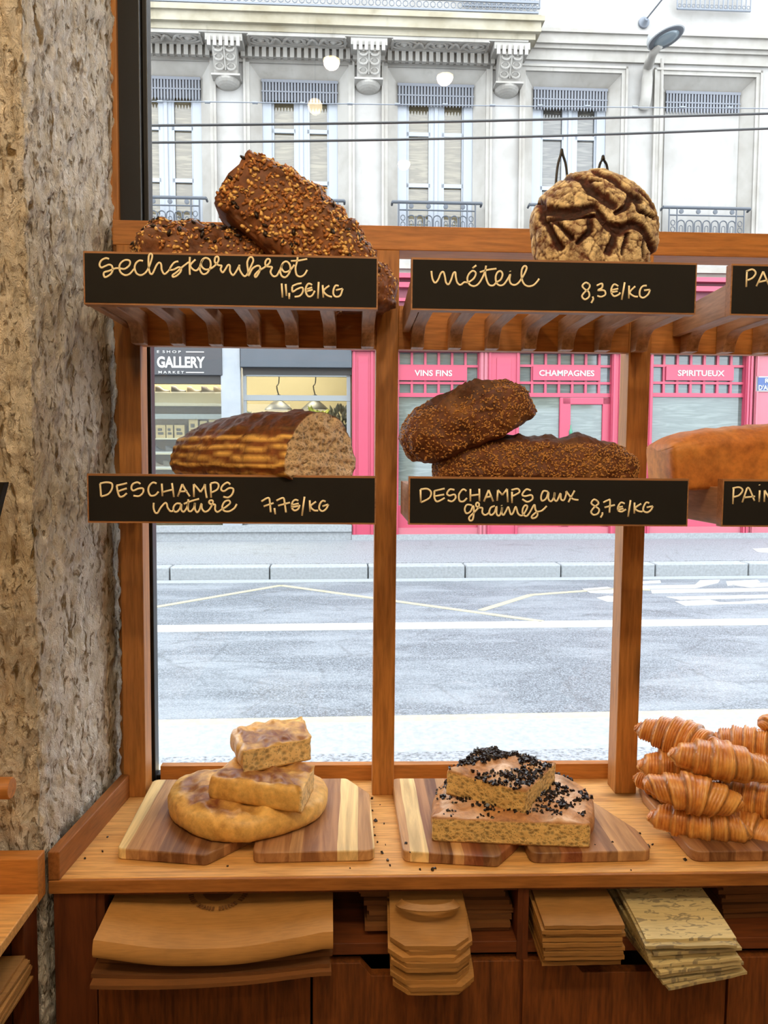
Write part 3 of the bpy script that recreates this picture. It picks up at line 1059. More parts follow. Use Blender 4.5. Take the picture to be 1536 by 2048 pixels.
def batard(name, mat, L, w, h, seed, cut=None, rough=0.003, maskfn=None, ear=None, nu=110, nv=96, pw=2.6, bend=0.0, disp=None, narrow=0.0):
    umax = 1.0 if cut is None else cut

    def fn(u, a):
        s = 2 * u * umax - 1
        pr = max(0.0, 1 - abs(s) ** pw) ** 0.52
        ca, sa = sgnpow(cos(a), 0.85), sgnpow(sin(a), 0.85)
        zc = h * 0.30
        y = w / 2 * ca * pr * (1 - narrow * max(0.0, sa))
        z = zc + (sa * (h - zc) * (0.25 + 0.75 * pr) if sa > 0 else sa * zc * (0.55 + 0.45 * pr))
        if pr == 0:
            y, z = 0, zc
        x = s * L / 2
        y += bend * (1 - s * s)
        m = maskfn(x, y, z, s, a) if maskfn else (0, 0, 0)
        return Vector((x, y, z)), m
    o = loft_mesh(name, mat, nu, nv, fn, cap1=14 if cut else None)
    d0 = disp or (lambda co, n_, i: 0.0)
    displace(o, lambda co, n_, i: (rough * fbm(co, 40, seed, 4) + d0(co, n_, i)) if co.z > 0.002 else 0.0)
    return o


RZ = 1.8092     # top of the ribs, upper racks
RL = 1.5032     # top of the ribs, lower racks

# --- the big seeded loaf, leaning
oA = tin_loaf('seeded_loaf', M['rye'], 0.270, 0.110, 0.100, 0.040, 2.0, rough=0.007, burn=0.5)
ang = radians(41)
xd = Vector((cos(ang), -0.02, -sin(ang)))
zd = Vector((sin(ang), 0.06, cos(ang)))
R3 = axes(xd, zd)
P0 = at_y(417, 402, 1.285)
place(oA, P0 - R3 @ Vector((-0.134, 0.0, 0.0)) + Vector((0, 0.040, 0)), R3)
tag(oA, 'large seeded tin loaf leaning steeply behind the upper left sign', 'bread loaf', 'oat crusted loaves upper left')
nb_ = lambda co, n_: n_.z > -0.3 and co.x > -0.128
scatter(oA, 'oat_flakes', M['oat'], 900, 0.0044, RS, nb_)
scatter(oA, 'toasted_flakes', M['oat2'], 1900, 0.0042, RS, nb_)
scatter(oA, 'dark_seeds', M['seed'], 80, 0.0058, RS, lambda co, n_: n_.z > 0.2 or (n_.y < -0.6), aspect=0.55, thick=0.4)
# --- the loaf it leans on
oB = tin_loaf('seeded_loaf', M['rye'], 0.205, 0.118, 0.088, 0.040, 5.0, rough=0.006, burn=0.4)
pB = at_y(398, 470, 1.30)
place(oB, (pB.x - 0.004, 1.325, RZ), eul=(0, 0, 22))
tag(oB, 'seeded loaf lying flat at far left behind the upper left sign', 'bread loaf', 'oat crusted loaves upper left')
scatter(oB, 'oat_flakes', M['oat'], 600, 0.0040, RS, lambda co, n_: n_.z > -0.2)
scatter(oB, 'toasted_flakes', M['oat2'], 800, 0.0040, RS, lambda co, n_: n_.z > -0.2)
scatter(oB, 'dark_seeds', M['seed'], 110, 0.0055, RS, lambda co, n_: n_.z > 0.2, aspect=0.55, thick=0.4, lift=0.001)
# --- the one peeping out at the right end of the sign
oC = batard('seeded_loaf', M['rye'], 0.15, 0.092, 0.090, 8.0, rough=0.006, pw=3.6)
pC = at_y(735, 540, 1.38)
place(oC, (pC.x - 0.022, 1.392, RZ), eul=(0, 0, 8))
tag(oC, 'seeded loaf poking out at the right end of the upper left sign', 'bread loaf', 'oat crusted loaves upper left')
scatter(oC, 'oat_flakes', M['oat'], 260, 0.0032, RS, lambda co, n_: n_.z > -0.2)
scatter(oC, 'toasted_flakes', M['oat2'], 300, 0.0032, RS, lambda co, n_: n_.z > -0.2)


# --- the round cracked loaf and its wire stand
SLASH_PX = [(1.5, [(420, 330), (560, 470), (640, 590), (720, 680), (850, 750)]), (1.7, [(220, 765), (340, 820), (470, 830), (640, 775)]), (1.5, [(740, 330), (830, 400), (900, 450), (1010, 560), (1130, 650)]),
            (1.5, [(700, 880), (780, 965), (900, 1000), (1050, 950), (1180, 1000), (1290, 1100), (1420, 1190)]), (0.9, [(130, 510), (195, 640), (150, 830), (230, 1000), (330, 1180)]), (1.0, [(640, 770), (690, 830), (700, 880)]),
            (1.0, [(1020, 640), (975, 780), (870, 830)]), (0.9, [(1190, 540), (1320, 700), (1390, 800), (1435, 1000)]), (0.9, [(250, 880), (330, 970), (420, 1100)]), (0.8, [(590, 890), (600, 1030), (480, 1150)]),
            (1.1, [(850, 1030), (770, 1230)]), (0.8, [(1160, 1020), (1180, 1240)]), (0.7, [(990, 1050), (930, 1230)]), (0.8, [(1070, 670), (1120, 800), (1320, 800)]), (0.7, [(150, 870), (400, 880), (640, 880)]), (0.7, [(640, 470), (740, 480)])]
SLASH = [(w_, [((x - 773) * 1.607e-4, (911 - y) * 1.607e-4) for x, y in pl]) for w_, pl in SLASH_PX]


def seg_dist(p, a, b_):
    ab = (b_[0] - a[0], b_[1] - a[1])
    t = max(0, min(1, ((p[0] - a[0]) * ab[0] + (p[1] - a[1]) * ab[1]) / (ab[0] ** 2 + ab[1] ** 2)))
    return math.hypot(p[0] - a[0] - ab[0] * t, p[1] - a[1] - ab[1] * t)


def boule(R, H):
    """a round loaf lying on its base: crust faces +z, later tipped up to face the room"""
    mb, mask = MB(), []
    n1, n2 = 150, 220
    rows = []
    deep = []
    for i in range(n1 + 1):
        th = pi * i / n1
        rr = []
        for k_ in range(n2):
            a = 2 * pi * k_ / n2
            st_ = max(sin(th), 1e-4) ** 0.86
            x, y = R * st_ * cos(a), R * st_ * sin(a)
            z = (H * 0.72) * cos(th) if cos(th) > 0 else (H * 0.28) * cos(th)
            p = Vector((x, y, z))
            wob = (x + 0.005 * nz((x, y, 0), 30, 1), y + 0.005 * nz((x, y, 0), 30, 7))
            slash = 0.0
            for w_, pl in SLASH:
                for q in range(len(pl) - 1):
                    slash = max(slash, 1 - seg_dist(wob, pl[q], pl[q + 1]) / (w_ * (0.0066 + 0.002 * nz((x, y, 0), 30, 3))))
            d1 = noise.voronoi(Vector((wob[0], wob[1], z * 0.7)) * 44)[0]
            c1_ = max(0.0, 1 - (d1[1] - d1[0]) / 0.14)
            d2 = noise.voronoi(Vector((wob[0], wob[1], z * 0.7)) * 95 + Vector((4, 4, 4)))[0]
            c2_ = max(0.0, 1 - (d2[1] - d2[0]) / 0.12)
            c3 = 1.0 if nz((x, y, z), 32, 12) < -0.12 else 0.0
            front = 1.0 if cos(th) > -0.1 else 0.3
            dep = 0.010 * min(1, slash * 1.6) + 0.0022 * c1_ * 0.8 + 0.0011 * c2_
            n_ = Vector((x / R ** 2, y / R ** 2, z / (H * 0.6) ** 2))
            n_ = n_.normalized() if n_.length > 0 else Vector((0, 0, 1))
            p = p - n_ * dep * front + n_ * (0.0035 * fbm((x, y, z), 30, 2.2, 3) + 0.004 * nz((x, y, z), 16, 5.5))
            rr.append(p)
            crack = min(1.0, 2.0 * slash + 0.55 * c1_ + 0.4 * c2_)
            mask.append((min(1.0, 1.25 * max(0.0, 1 - 1.5 * crack)) * (0.7 if c3 else 1.0), max(0.0, min(1, slash * 2.2 - 0.25)) * 0.85, 0))
        rows.append(rr)
    mb.grid(rows, wrap=True)
    return mb.build('round_loaf', M['boule'], smooth=True, mask=mask)


bo = boule(0.1095, 0.092)
cB = at_y(1187, 470, 1.30)
tilt = radians(83)
bo.rotation_euler = (tilt, radians(0), radians(4))
bo.location = (cB.x, 1.303, cB.z)
tag(bo, 'round rustic loaf with floury cracked crust standing upright on the rack', 'bread loaf')
ws = thing('wire_stand', 'black wire plate stand whose two loops show above the round loaf', 'stand', (cB.x, 1.37, RZ))
for px0, px1, ptop, yb in ((1113, 1134, 299, 1.385), (1196, 1216, 312, 1.385)):
    tl = at_y((px0 + px1) / 2, ptop, yb)
    l_, r_ = at_y(px0, 350, yb), at_y(px1, 350, yb)
    l0, r0_ = Vector((l_.x - 0.012, yb - 0.012, RZ + 0.0035)), Vector((r_.x + 0.010, yb - 0.012, RZ + 0.0035))
    pts = [l0 + Vector((0, -0.085, 0.0)), l0 + Vector((0, -0.04, 0.0)), l0, l0.lerp(l_, 0.5), l_, l_.lerp(tl, 0.8), tl, r_.lerp(tl, 0.8), r_, r0_.lerp(r_, 0.5), r0_]
    MB().tube(catmull(pts, 5), 0.0024, 8).build('wire_loop', M['wire'], ws, smooth=True)
MB().tube([Vector((cB.x - 0.08, 1.373, RZ + 0.0035)), Vector((cB.x + 0.05, 1.373, RZ + 0.0035))], 0.0022, 8).build('cross_wire', M['wire'], ws, smooth=True)


# --- the cut batard
def mk_nat(x, y, z, s, a):
    top = max(0.0, min(1.0, (z - 0.083) / 0.012))
    rip = 0.5 + 0.5 * sin(z * 420 + 2.0 * nz((x, y, z), 18, 2))
    side = max(0.0, min(1, (z - 0.012) / 0.01)) * (1 - top)
    return (side * max(0.0, min(1.0, (rip - 0.50) * 2.6)), 0.55 * top, 0)


nat = batard('cut_loaf', M['nature'], 0.58, 0.190, 0.124, 3.0, cut=0.63, maskfn=mk_nat, rough=0.003, pw=1.9, narrow=0.22,
             disp=lambda co, n_, i: (0.0009 * sin(co.z * 420 + 2.0 * nz((co.x, co.y, co.z), 18, 2)) if 0.012 < co.z < 0.088 else 0) + (0.006 * max(0, fbm(co, 24, 2, 3)) if co.z > 0.09 else 0))
# large holes in the cut face
bm = nat.data
for v in bm.vertices:
    if v.co.x > 0.0745 and abs(v.normal.x) > 0.6:
        d = noise.voronoi(Vector((v.co.y * 1.0, v.co.z * 1.3, 3.3)) * 46)[0][0]
        v.co.x -= max(0.0, 0.0065 * (0.42 - d) / 0.42)
pN = at_y(515, 940, 1.30)
place(nat, (pN.x + 0.050, 1.320, RL), eul=(0, 0, -38))
tag(nat, 'golden ridged loaf cut open, its holed crumb facing right', 'bread loaf')


# --- the two dark grain loaves
def mk_gr(x, y, z, s, a):
    return (0.5 * max(0, nz((x, y, z), 20, 4)), max(0.0, min(1.0, (z - 0.072) / 0.014)) * 0.85, 0)


g1 = batard('grain_loaf', M['grain'], 0.352, 0.135, 0.086, 4.0, maskfn=mk_gr, rough=0.0045, pw=2.8, disp=lambda co, n_, i: 0.004 * nz(co, 16, 5) + (0.010 * max(0, fbm(co, 30, 6, 3)) if co.z > 0.064 else 0))
pG = at_y(1070, 940, 1.315)
place(g1, (pG.x, 1.318, RL), eul=(0, 0, -3))
tag(g1, 'dark seeded oval loaf lying flat under the tilted one', 'bread loaf', 'dark grain loaves middle rack')
scatter(g1, 'sesame_seeds', M['sesame'], 2200, 0.0025, RS, lambda co, n_: n_.y < 0.5 and co.z < 0.074 and n_.z > -0.4, aspect=0.55, thick=0.35)


def mk_gr2(x, y, z, s, a):
    return (0.6 * max(0, nz((x, y, z), 20, 8)), max(0.0, min(1.0, (z - 0.082) / 0.012)) * 0.7, 0)


g2 = batard('grain_loaf', M['grain'], 0.232, 0.128, 0.094, 6.0, maskfn=mk_gr2, rough=0.005, pw=3.2,
            disp=lambda co, n_, i: 0.006 * nz(co, 16, 3) + ((0.022 * max(0.0, 1 - abs(co.y + 0.014 - 0.25 * (co.x - 0.02) + 0.006 * nz(co, 40, 2)) / 0.013) * max(0, 1 - abs(co.x - 0.015) / 0.07) - 0.010 * max(0.0, 1 - abs(co.y + 0.036 - 0.25 * (co.x - 0.02)) / 0.012) * max(0, 1 - abs(co.x - 0.015) / 0.06)) if co.z > 0.05 else 0))
pG2 = at_y(932, 838, 1.30)
R3 = axes((cos(radians(22)), -0.08, sin(radians(22))), (-sin(radians(22)), -0.34, cos(radians(22))))
place(g2, pG2 - R3 @ Vector((0, 0, 0.043)) + Vector((0, 0.018, 0)), R3)
tag(g2, 'dark seeded loaf tilted on top of another, its crust torn open', 'bread loaf', 'dark grain loaves middle rack')
scatter(g2, 'sesame_seeds', M['sesame'], 1600, 0.0025, RS, lambda co, n_: n_.y < 0.6 and co.z < 0.09 and n_.z > -0.4, aspect=0.55, thick=0.35)

# --- the smooth tin loaf at the right
m1 = tin_loaf('tin_loaf', M['mie'], 0.30, 0.115, 0.080, 0.022, 7.0, rough=0.0012, flare=0.05, e=0.22, dpow=7)
pM = at_y(1337, 960, 1.285)
place(m1, (pM.x + 0.150, 1.325, RL + 0.0075), eul=(0, -5.5, 3))
tag(m1, 'smooth golden tin loaf cut off by the right edge', 'bread loaf')


# ================================================================ slabs of focaccia
def slab(name, mat, pts, cuts, h, seed, rnd=0.018, dome=0.006, topmask=None, rough=0.0022, corner=0.14, edge_h=None):
    """pts: outline in plan (counter-clockwise); cuts[i] true where the edge i -> i+1 is a knife cut"""
    n = len(pts)
    N = 200
    c = sum((Vector((p[0], p[1], 0)) for p in pts), Vector()) / n
    per = [(Vector((pts[i][0], pts[i][1], 0)), Vector((pts[(i + 1) % n][0], pts[(i + 1) % n][1], 0))) for i in range(n)]
    tot = sum((b_ - a).length for a, b_ in per)
    raw, fl = [], []
    ext0 = [max(abs(p[q] - c[q]) for p in pts) for q in (0, 1)]
    for i, (a, b_) in enumerate(per):
        m = max(4, int(N * (b_ - a).length / tot))
        for j in range(m):
            raw.append(a.lerp(b_, j / m) - c)
            fl.append(1.0 if cuts[i] else 0.0)
    m = len(raw)
    k_ = max(1, int(m * corner / n))
    for it in range(3):
        raw2, fl2 = [], []
        for i in range(m):
            loc_f = fl[i]
            kk = k_ if loc_f < 0.5 else max(1, k_ // 4)
            idx = [(i + q) % m for q in range(-kk, kk + 1)]
            raw2.append(sum((raw[q] for q in idx), Vector()) / len(idx))
            fl2.append(fl[i] if it else sum(fl[q] for q in [(i - 1) % m, i, (i + 1) % m]) / 3)
        raw, fl = raw2, fl2
    kx = [ext0[q] / max(abs(p[q]) for p in raw) for q in (0, 1)]
    raw = [Vector((p.x * min(1.12, kx[0]), p.y * min(1.12, kx[1]), 0)) for p in raw]
    mb, mask, rows = MB(), [], []
    S1, S2 = 12, 22

    def ring(scale, z, inset, bflag, tp):
        rr = []
        for i in range(m):
            p = raw[i]
            L = p.length
            ins = inset * (1 - fl[i])
            q = p * max(0.0, scale * (1 - ins / max(L, 1e-4)))
            zz = z
            if tp:
                zz += dome * (1 - scale ** 3) + 0.006 * fbm((q.x, q.y, 0), 30, seed, 3) + 0.005 * nz((q.x, q.y, 0), 42, seed + 2)
            rr.append(Vector((q.x, q.y, zz)))
            if tp:
                mask.append(topmask(q.x, q.y, scale, fl[i]) if topmask else (0, 0, 0))
            else:
                mask.append((0, 0.0, bflag * (1.0 if fl[i] > 0.45 else 0.0)))
        rows.append(rr)
    for s in (0.02, 0.5, 0.9):
        ring(s, 0.0, rnd * 0.5, 0, False)
    for j in range(S1 + 1):
        t = j / S1
        ins = rnd * (1 - sqrt(max(0, 1 - (2 * t - 1) ** 2))) * (0.8 if t > 0.5 else 0.6)
        ring(1.0, t * h, ins, 1 if 0.02 < t < 0.93 else 0, False)
    for j in range(1, S2 + 1):
        s = 1 - j / S2
        ring(max(0.01, s), h, rnd * 0.8 * (s ** 2), 0, True)
    mb.grid(rows, wrap=True)
    mb.f.append(tuple(range(m)))
    mb.mi.append(0)
    nn = len(mb.v)
    mb.f.append(tuple(range(nn - 1, nn - m - 1, -1)))
    mb.mi.append(0)
    o = mb.build(name, mat, smooth=True, mask=mask)
    msk = [x[2] for x in mask]

    def dd(co, n_, i):
        if msk[i] > 0.5:
            d = noise.voronoi(Vector((co.x, co.y, co.z * 1.2)) * 80)[0][0]
            d2 = noise.voronoi(Vector((co.x, co.y, co.z)) * 42 + Vector((3, 3, 3)))[0][0]
            return -0.0022 * max(0, 1 - d / 0.5) - 0.003 * max(0, 1 - d2 / 0.33)
        return rough * fbm(co, 34, seed, 4) if co.z > 0.002 else 0
    displace(o, dd)
    return o, c


def outline(z, *px):
    return [tuple(at_z(x, y, z).xy) for x, y in px]


# ================================================================ cutting boards
def board_mat(name, stops):
    """acacia staves glued side by side; the stops give each stave's left edge (local x) and colour"""
    g = G(name)
    v = g.n('TexCoord').outputs['Object']
    s = g.n('SeparateXYZ', {0: v})
    wob = g.math('MULTIPLY', g.math('SUBTRACT', g.noise(g.obj((6, 1.5, 1)), 3, 2), 0.5), 0.010)
    x = g.math('ADD', g.math('MULTIPLY', g.math('ADD', s.outputs[0], wob), 3.5), 0.5)
    c = g.ramp(x, [(p * 3.5 + 0.5, lin(col)) for p, col in stops], 'CONSTANT')
    gr = g.noise(g.obj((60, 3.5, 20), rnd=9), 1.0, 5, 0.6, 0.6)
    c = g.mix(0.55, c, g.mix(1.0, c, g.ramp(gr, [(0.30, (0.30, 0.24, 0.20, 1)), (0.62, (1, 1, 1, 1))]), 'MULTIPLY'))
    c = g.mix(0.16, c, g.ramp(gr, [(0.4, lin(70, 36, 18)), (0.7, lin(250, 214, 150))]))
    return g.pbr(c, 0.42, g.bump(gr, 0.08, 0.001))


DK, MD, RD, CRM, TAN = (124, 80, 52), (164, 114, 76), (142, 76, 48), (244, 218, 158), (196, 150, 102)
BT = 0.018


def cut_board(label, pts, mat):
    """pts: corners in plan with the rounding radius of each"""
    c = (sum(p[0] for p in pts) / len(pts), sum(p[1] for p in pts) / len(pts))
    out = []
    n = len(pts)
    for i, (x, y, r) in enumerate(pts):
        p = Vector((x, y, 0))
        a = (Vector((*pts[i - 1][:2], 0)) - p).normalized()
        b_ = (Vector((*pts[(i + 1) % n][:2], 0)) - p).normalized()
        if r <= 0:
            out.append((x, y))
            continue
        s, e = p + a * r, p + b_ * r
        for t in range(7):
            u = t / 6
            q = s * (1 - u) ** 2 + p * 2 * u * (1 - u) + e * u * u
            out.append((q.x, q.y))
    o = MB().prism([(x - c[0], y - c[1]) for x, y in out], 'z', 0, BT).build('cutting_board', mat, smooth=True, sharp=50, bevel=0.0022, seg=3)
    o.location = (c[0], c[1], CZ + 0.0004)
    tag(o, label, 'cutting board', 'acacia boards on the worktop')
    return o


cut_board('striped cutting board at far left with clipped front corner', [(-0.379, 1.214, 0.010), (-0.232, 1.190, 0.006), (-0.168, 1.262, 0.008), (-0.168, 1.480, 0.012), (-0.390, 1.482, 0.016)],
          board_mat('acacia_a', [(-0.5, CRM), (-0.098, TAN), (-0.078, MD), (-0.045, DK), (0.0, MD), (0.02, DK), (0.06, MD)]))
cut_board('cutting board with one broad cream stripe, right of the plain focaccia', [(-0.160, 1.196, 0.016), (0.037, 1.200, 0.016), (0.033, 1.410, 0.006), (-0.012, 1.482, 0.008), (-0.160, 1.480, 0.012)],
          board_mat('acacia_b', [(-0.5, MD), (-0.05, TAN), (-0.03, MD), (0.028, CRM), (0.062, TAN), (0.085, CRM)]))
cut_board('cutting board with cream left stripe under the black topped focaccia', [(0.082, 1.196, 0.012), (0.232, 1.176, 0.006), (0.281, 1.238, 0.008), (0.281, 1.478, 0.012), (0.077, 1.480, 0.016)],
          board_mat('acacia_c', [(-0.5, TAN), (-0.098, CRM), (-0.070, MD), (-0.05, DK), (-0.03, TAN), (-0.012, RD), (0.02, DK), (0.05, RD)]))
cut_board('reddish striped cutting board whose right corner is cut long and slanting', [(0.287, 1.186, 0.018), (0.488, 1.190, 0.018), (0.488, 1.262, 0.008), (0.405, 1.478, 0.008), (0.287, 1.478, 0.012)],
          board_mat('acacia_d', [(-0.5, DK), (-0.055, RD), (-0.02, MD), (0.022, DK), (0.04, TAN), (0.085, MD)]))
cut_board('dark cutting board under the croissants', [(0.552, 1.186, 0.018), (0.760, 1.186, 0.016), (0.760, 1.470, 0.012), (0.568, 1.470, 0.012), (0.552, 1.40, 0.01)],
          board_mat('acacia_e', [(-0.5, MD), (-0.06, DK), (-0.015, MD), (0.03, DK)]))

ZB = CZ + BT + 0.0006
# --- left pile
def tm_plain(x, y, s, f):
    b_ = max(0.0, min(1.0, 0.80 + 1.6 * nz((x, y, 0), 15, 3.0) + 0.9 * nz((x, y, 0), 38, 6.0)))
    return (max(0.0, 0.5 * nz((x, y, 0), 12, 8)), b_ * min(1.0, (1 - s) * 7 + 0.25), 0)


o1, c = slab('focaccia', M['foc'], outline(ZB, (352, 1660), (420, 1690), (480, 1697), (560, 1678), (640, 1646), (657, 1610), (630, 1580), (500, 1572), (380, 1578), (338, 1615)), [0] * 10, 0.042, 1.0, rnd=0.020, dome=0.010,
             topmask=lambda x, y, s, f: (0, min(1, tm_plain(x, y, s, f)[1] * max(0, min(1, (-x + 0.03) * 14 + 0.15))), 0), corner=0.5)
o1.location = (c.x, c.y, ZB)
tag(o1, 'wide rounded golden focaccia at the bottom of the left pile', 'focaccia', 'plain focaccia pieces')
ZM = ZB + 0.0465
o2, c = slab('focaccia', M['foc'], outline(ZM, (416, 1600), (598, 1624), (624, 1572), (480, 1548)), [0, 1, 0, 0], 0.040, 2.0, rnd=0.010, dome=0.004, topmask=tm_plain, corner=0.10)
o2.location = (c.x, c.y, ZM)
o2.rotation_euler = (0, radians(1.5), 0)
tag(o2, 'focaccia wedge in the middle of the left pile, pale cut side right', 'focaccia', 'plain focaccia pieces')
ZT = ZM + 0.0425
o3, c = slab('focaccia', M['foc'], outline(ZT, (487, 1548), (618, 1519), (600, 1472), (462, 1496)), [1, 1, 0, 0], 0.040, 3.0, rnd=0.014, dome=0.004, topmask=tm_plain, corner=0.10)
o3.location = (c.x, c.y, ZT)
tag(o3, 'browned focaccia piece on top of the left pile, crumb facing the room', 'focaccia', 'plain focaccia pieces')


# --- right pile
def tm_choc(x, y, s, f):
    return (max(0.0, min(1, 0.5 + 1.5 * nz((x, y, 0), 20, 5))), 0.5 * max(0.0, min(1, 1.6 * nz((x, y, 0), 24, 9))), 0)


o4, c = slab('topped_focaccia', M['choc'], outline(ZB, (864, 1681), (1189, 1696), (1172, 1602), (1080, 1574), (890, 1582)), [1, 0, 0, 0, 0], 0.040, 4.0, rnd=0.018, dome=0.008, topmask=tm_choc, corner=0.30)
o4.location = (c.x, c.y, ZB)
tag(o4, 'large black topped focaccia lying flat under the smaller piece', 'focaccia', 'black topped focaccia')
ZK = ZB + 0.0455
o5, c = slab('topped_focaccia', M['choc'], outline(ZK, (892, 1588), (1048, 1626), (1108, 1566), (952, 1540)), [1, 1, 0, 0], 0.043, 5.0, rnd=0.016, dome=0.008, topmask=tm_choc, corner=0.16)
o5.location = (c.x, c.y, ZK)
o5.rotation_euler = (radians(3), radians(1), 0)
tag(o5, 'smaller black topped focaccia piece resting on the larger one', 'focaccia', 'black topped focaccia')
RC = random.Random(21)


def chunks(o, count, hmin, sz):
    me = o.data
    cand = [v for v in me.vertices if v.normal.z > 0.75 and v.co.z > hmin and nz(v.co, 16, 9) + 0.5 * nz(v.co, 40, 3) > -0.08]
    mb = MB()
    for _ in range(count):
        v = RC.choice(cand)
        s = sz * RC.uniform(0.5, 1.4)
        rot = Euler((RC.uniform(0, 3), RC.uniform(0, 3), RC.uniform(0, 3))).to_matrix()
        c_ = v.co + Vector((RC.uniform(-1, 1) * sz, RC.uniform(-1, 1) * sz, s * 0.25))
        vs = []
        for q in ((1, 1, 1), (-1, 1, 1), (-1, -1, 1), (1, -1, 1), (1, 1, -1), (-1, 1, -1), (-1, -1, -1), (1, -1, -1)):
            p = rot @ Vector((q[0] * RC.uniform(0.5, 1.2), q[1] * RC.uniform(0.4, 1.0), q[2] * RC.uniform(0.3, 0.8)))
            vs.append(c_ + p * s * 0.6)
        mb.add(vs, [(0, 1, 2, 3), (7, 6, 5, 4), (0, 4, 5, 1), (1, 5, 6, 2), (2, 6, 7, 3), (3, 7, 4, 0)])
    c_ = mb.build('black_topping', M['olive'])
    c_.parent = o
    c_['kind'] = 'stuff'


chunks(o4, 900, 0.03, 0.0044)
chunks(o5, 820, 0.03, 0.0044)

# ================================================================ croissants
def croissant(seed, bend, wraps=6, turn=0.35, L=0.165, R=0.036):
    rnd = random.Random(seed)
    nu, nv = 190, 72
    mb, mask, rows = MB(), [], []
    offs = rnd.random()
    for i in range(nu + 1):
        u = i / nu
        s = 2 * u - 1
        x0 = s * L / 2
        ax = Vector((x0, bend * (1 - s * s) * 1.0, 0))
        dx = Vector((L / 2, -2 * bend * s, 0)).normalized()
        nrm = Vector((-dx.y, dx.x, 0))
        base = R * (0.22 + 0.70 * (1 - abs(s) ** 1.9)) * (1 - max(0, abs(s) - 0.92) / 0.08 * 0.75 if abs(s) > 0.92 else 1)
        rr = []
        for k_ in range(nv):
            a = 2 * pi * k_ / nv
            q = s * wraps * 0.5 + turn * sin(a + offs * 6) * math.copysign(1, s) * min(1, abs(s) * 3)
            fr_ = (abs(q) + 0.5) % 1.0
            step = fr_ ** 1.5                      # each wrap swells to its edge and drops to the next one
            ridge = 0.0075 * step * (0.6 + 0.4 * (1 - abs(s)))
            lam = (0.0005 + 0.0008 * (seed == 8)) * sin(fr_ * 2 * pi * 5.0)
            r = base + ridge + lam + 0.0016 * nz((x0, cos(a) * 0.03, sin(a) * 0.03), 26, seed)
            flat_ = 0.80 if sin(a) < 0 else 0.98
            p = ax + nrm * (r * cos(a)) + Vector((0, 0, r * sin(a) * flat_))
            rr.append(p)
            gold = max(0.0, 1 - abs(fr_ - 0.86) / 0.16) * (0.6 + 0.4 * nz(p, 50, seed))  # highlight painted along the edge of each wrap
            dark = max(0.0, 1 - abs(fr_ - 0.06) / 0.13) * 1.0 + 0.45 * max(0, nz(p, 18, seed + 3))  # shading painted into the seams, plus random browning
            lamm = 0.35 * max(0.0, sin(fr_ * 2 * pi * 5.0))
            mask.append((max(0, min(1, gold * 0.6 + lamm * 0.7 + (0.7 if sin(a) < -0.75 else 0))), max(0, min(1, dark)), 0))
        rows.append(rr)
    mb.grid(rows, wrap=True)
    mb.f.append(tuple(range(nv)))
    mb.mi.append(0)
    n = len(mb.v)
    mb.f.append(tuple(range(n - 1, n - nv - 1, -1)))
    mb.mi.append(0)
    return mb.build('croissant', M['croi'], smooth=True, mask=mask)


CR = [croissant(3, 0.018), croissant(5, -0.016, turn=0.5), croissant(8, 0.026, wraps=8, turn=0.25)]
used = set()
CRO = [   # pixel of the middle, height of the middle, yaw, pitch, roll, scale, which
    (1398, 1655, 0.9520, -20, 1, 0, 1.00, 0, 'glossy croissant lying lowest at the front of the pile'),
    (1385, 1582, 0.9990, -17, 7, 5, 0.98, 1, 'croissant in the second layer, right above the lowest front one'),
    (1332, 1588, 0.9560, -62, 0, 0, 0.95, 2, 'croissant bent round the left side of the pile'),
    (1362, 1500, 1.0560, -46, 10, 10, 1.10, 2, 'croissant with many thin ridges at the top left of the pile'),
    (1443, 1530, 1.0480, -14, 6, -8, 1.04, 0, 'croissant lying across the top of the pile, tip towards the right edge'),
    (1366, 1540, 1.0130, -8, 0, 0, 0.95, 0, 'croissant under the top left one, its tip next to the pine upright'),
    (1497, 1508, 1.0450, -30, 0, 12, 1.0, 2, 'ridged croissant behind the top crosswise one at the right edge'),
    (1497, 1612, 0.9900, -38, 0, 6, 1.0, 2, 'dark shaded croissant at the right edge, middle of the pile'),
    (1488, 1655, 0.9480, -30, 0, 0, 1.0, 1, 'yellowish croissant in the lowest layer at the right edge'),
    (1590, 1440, 1.0950, 12, 0, 0, 1.0, 1, 'croissant at the right edge, topmost of all'),
    (1585, 1490, 1.0750, -10, 0, 0, 0.95, 0, 'croissant at the right edge just under the topmost one'),
    (1555, 1558, 1.0250, -15, 0, 20, 0.95, 0, 'pale croissant at the right edge beside the crosswise tip'),
]
CRY = [1.240, 1.262, 1.352, 1.325, 1.262, 1.330, 1.345, 1.268, 1.275, 1.385, 1.375, 1.30]
for (px, py, z, yaw, pit, rol, sc_, w_, lab), yy in zip(CRO, CRY):
    o = CR[w_]
    if w_ in used:
        o = o.copy()
        COL.objects.link(o)
    used.add(w_)
    p = at_y(px, py, yy)
    o.location = p
    o.rotation_euler = Euler((radians(rol), radians(pit), radians(yaw)))
    o.scale = (sc_, sc_, sc_)
    tag(o, lab, 'croissant', 'croissants heaped on the board')

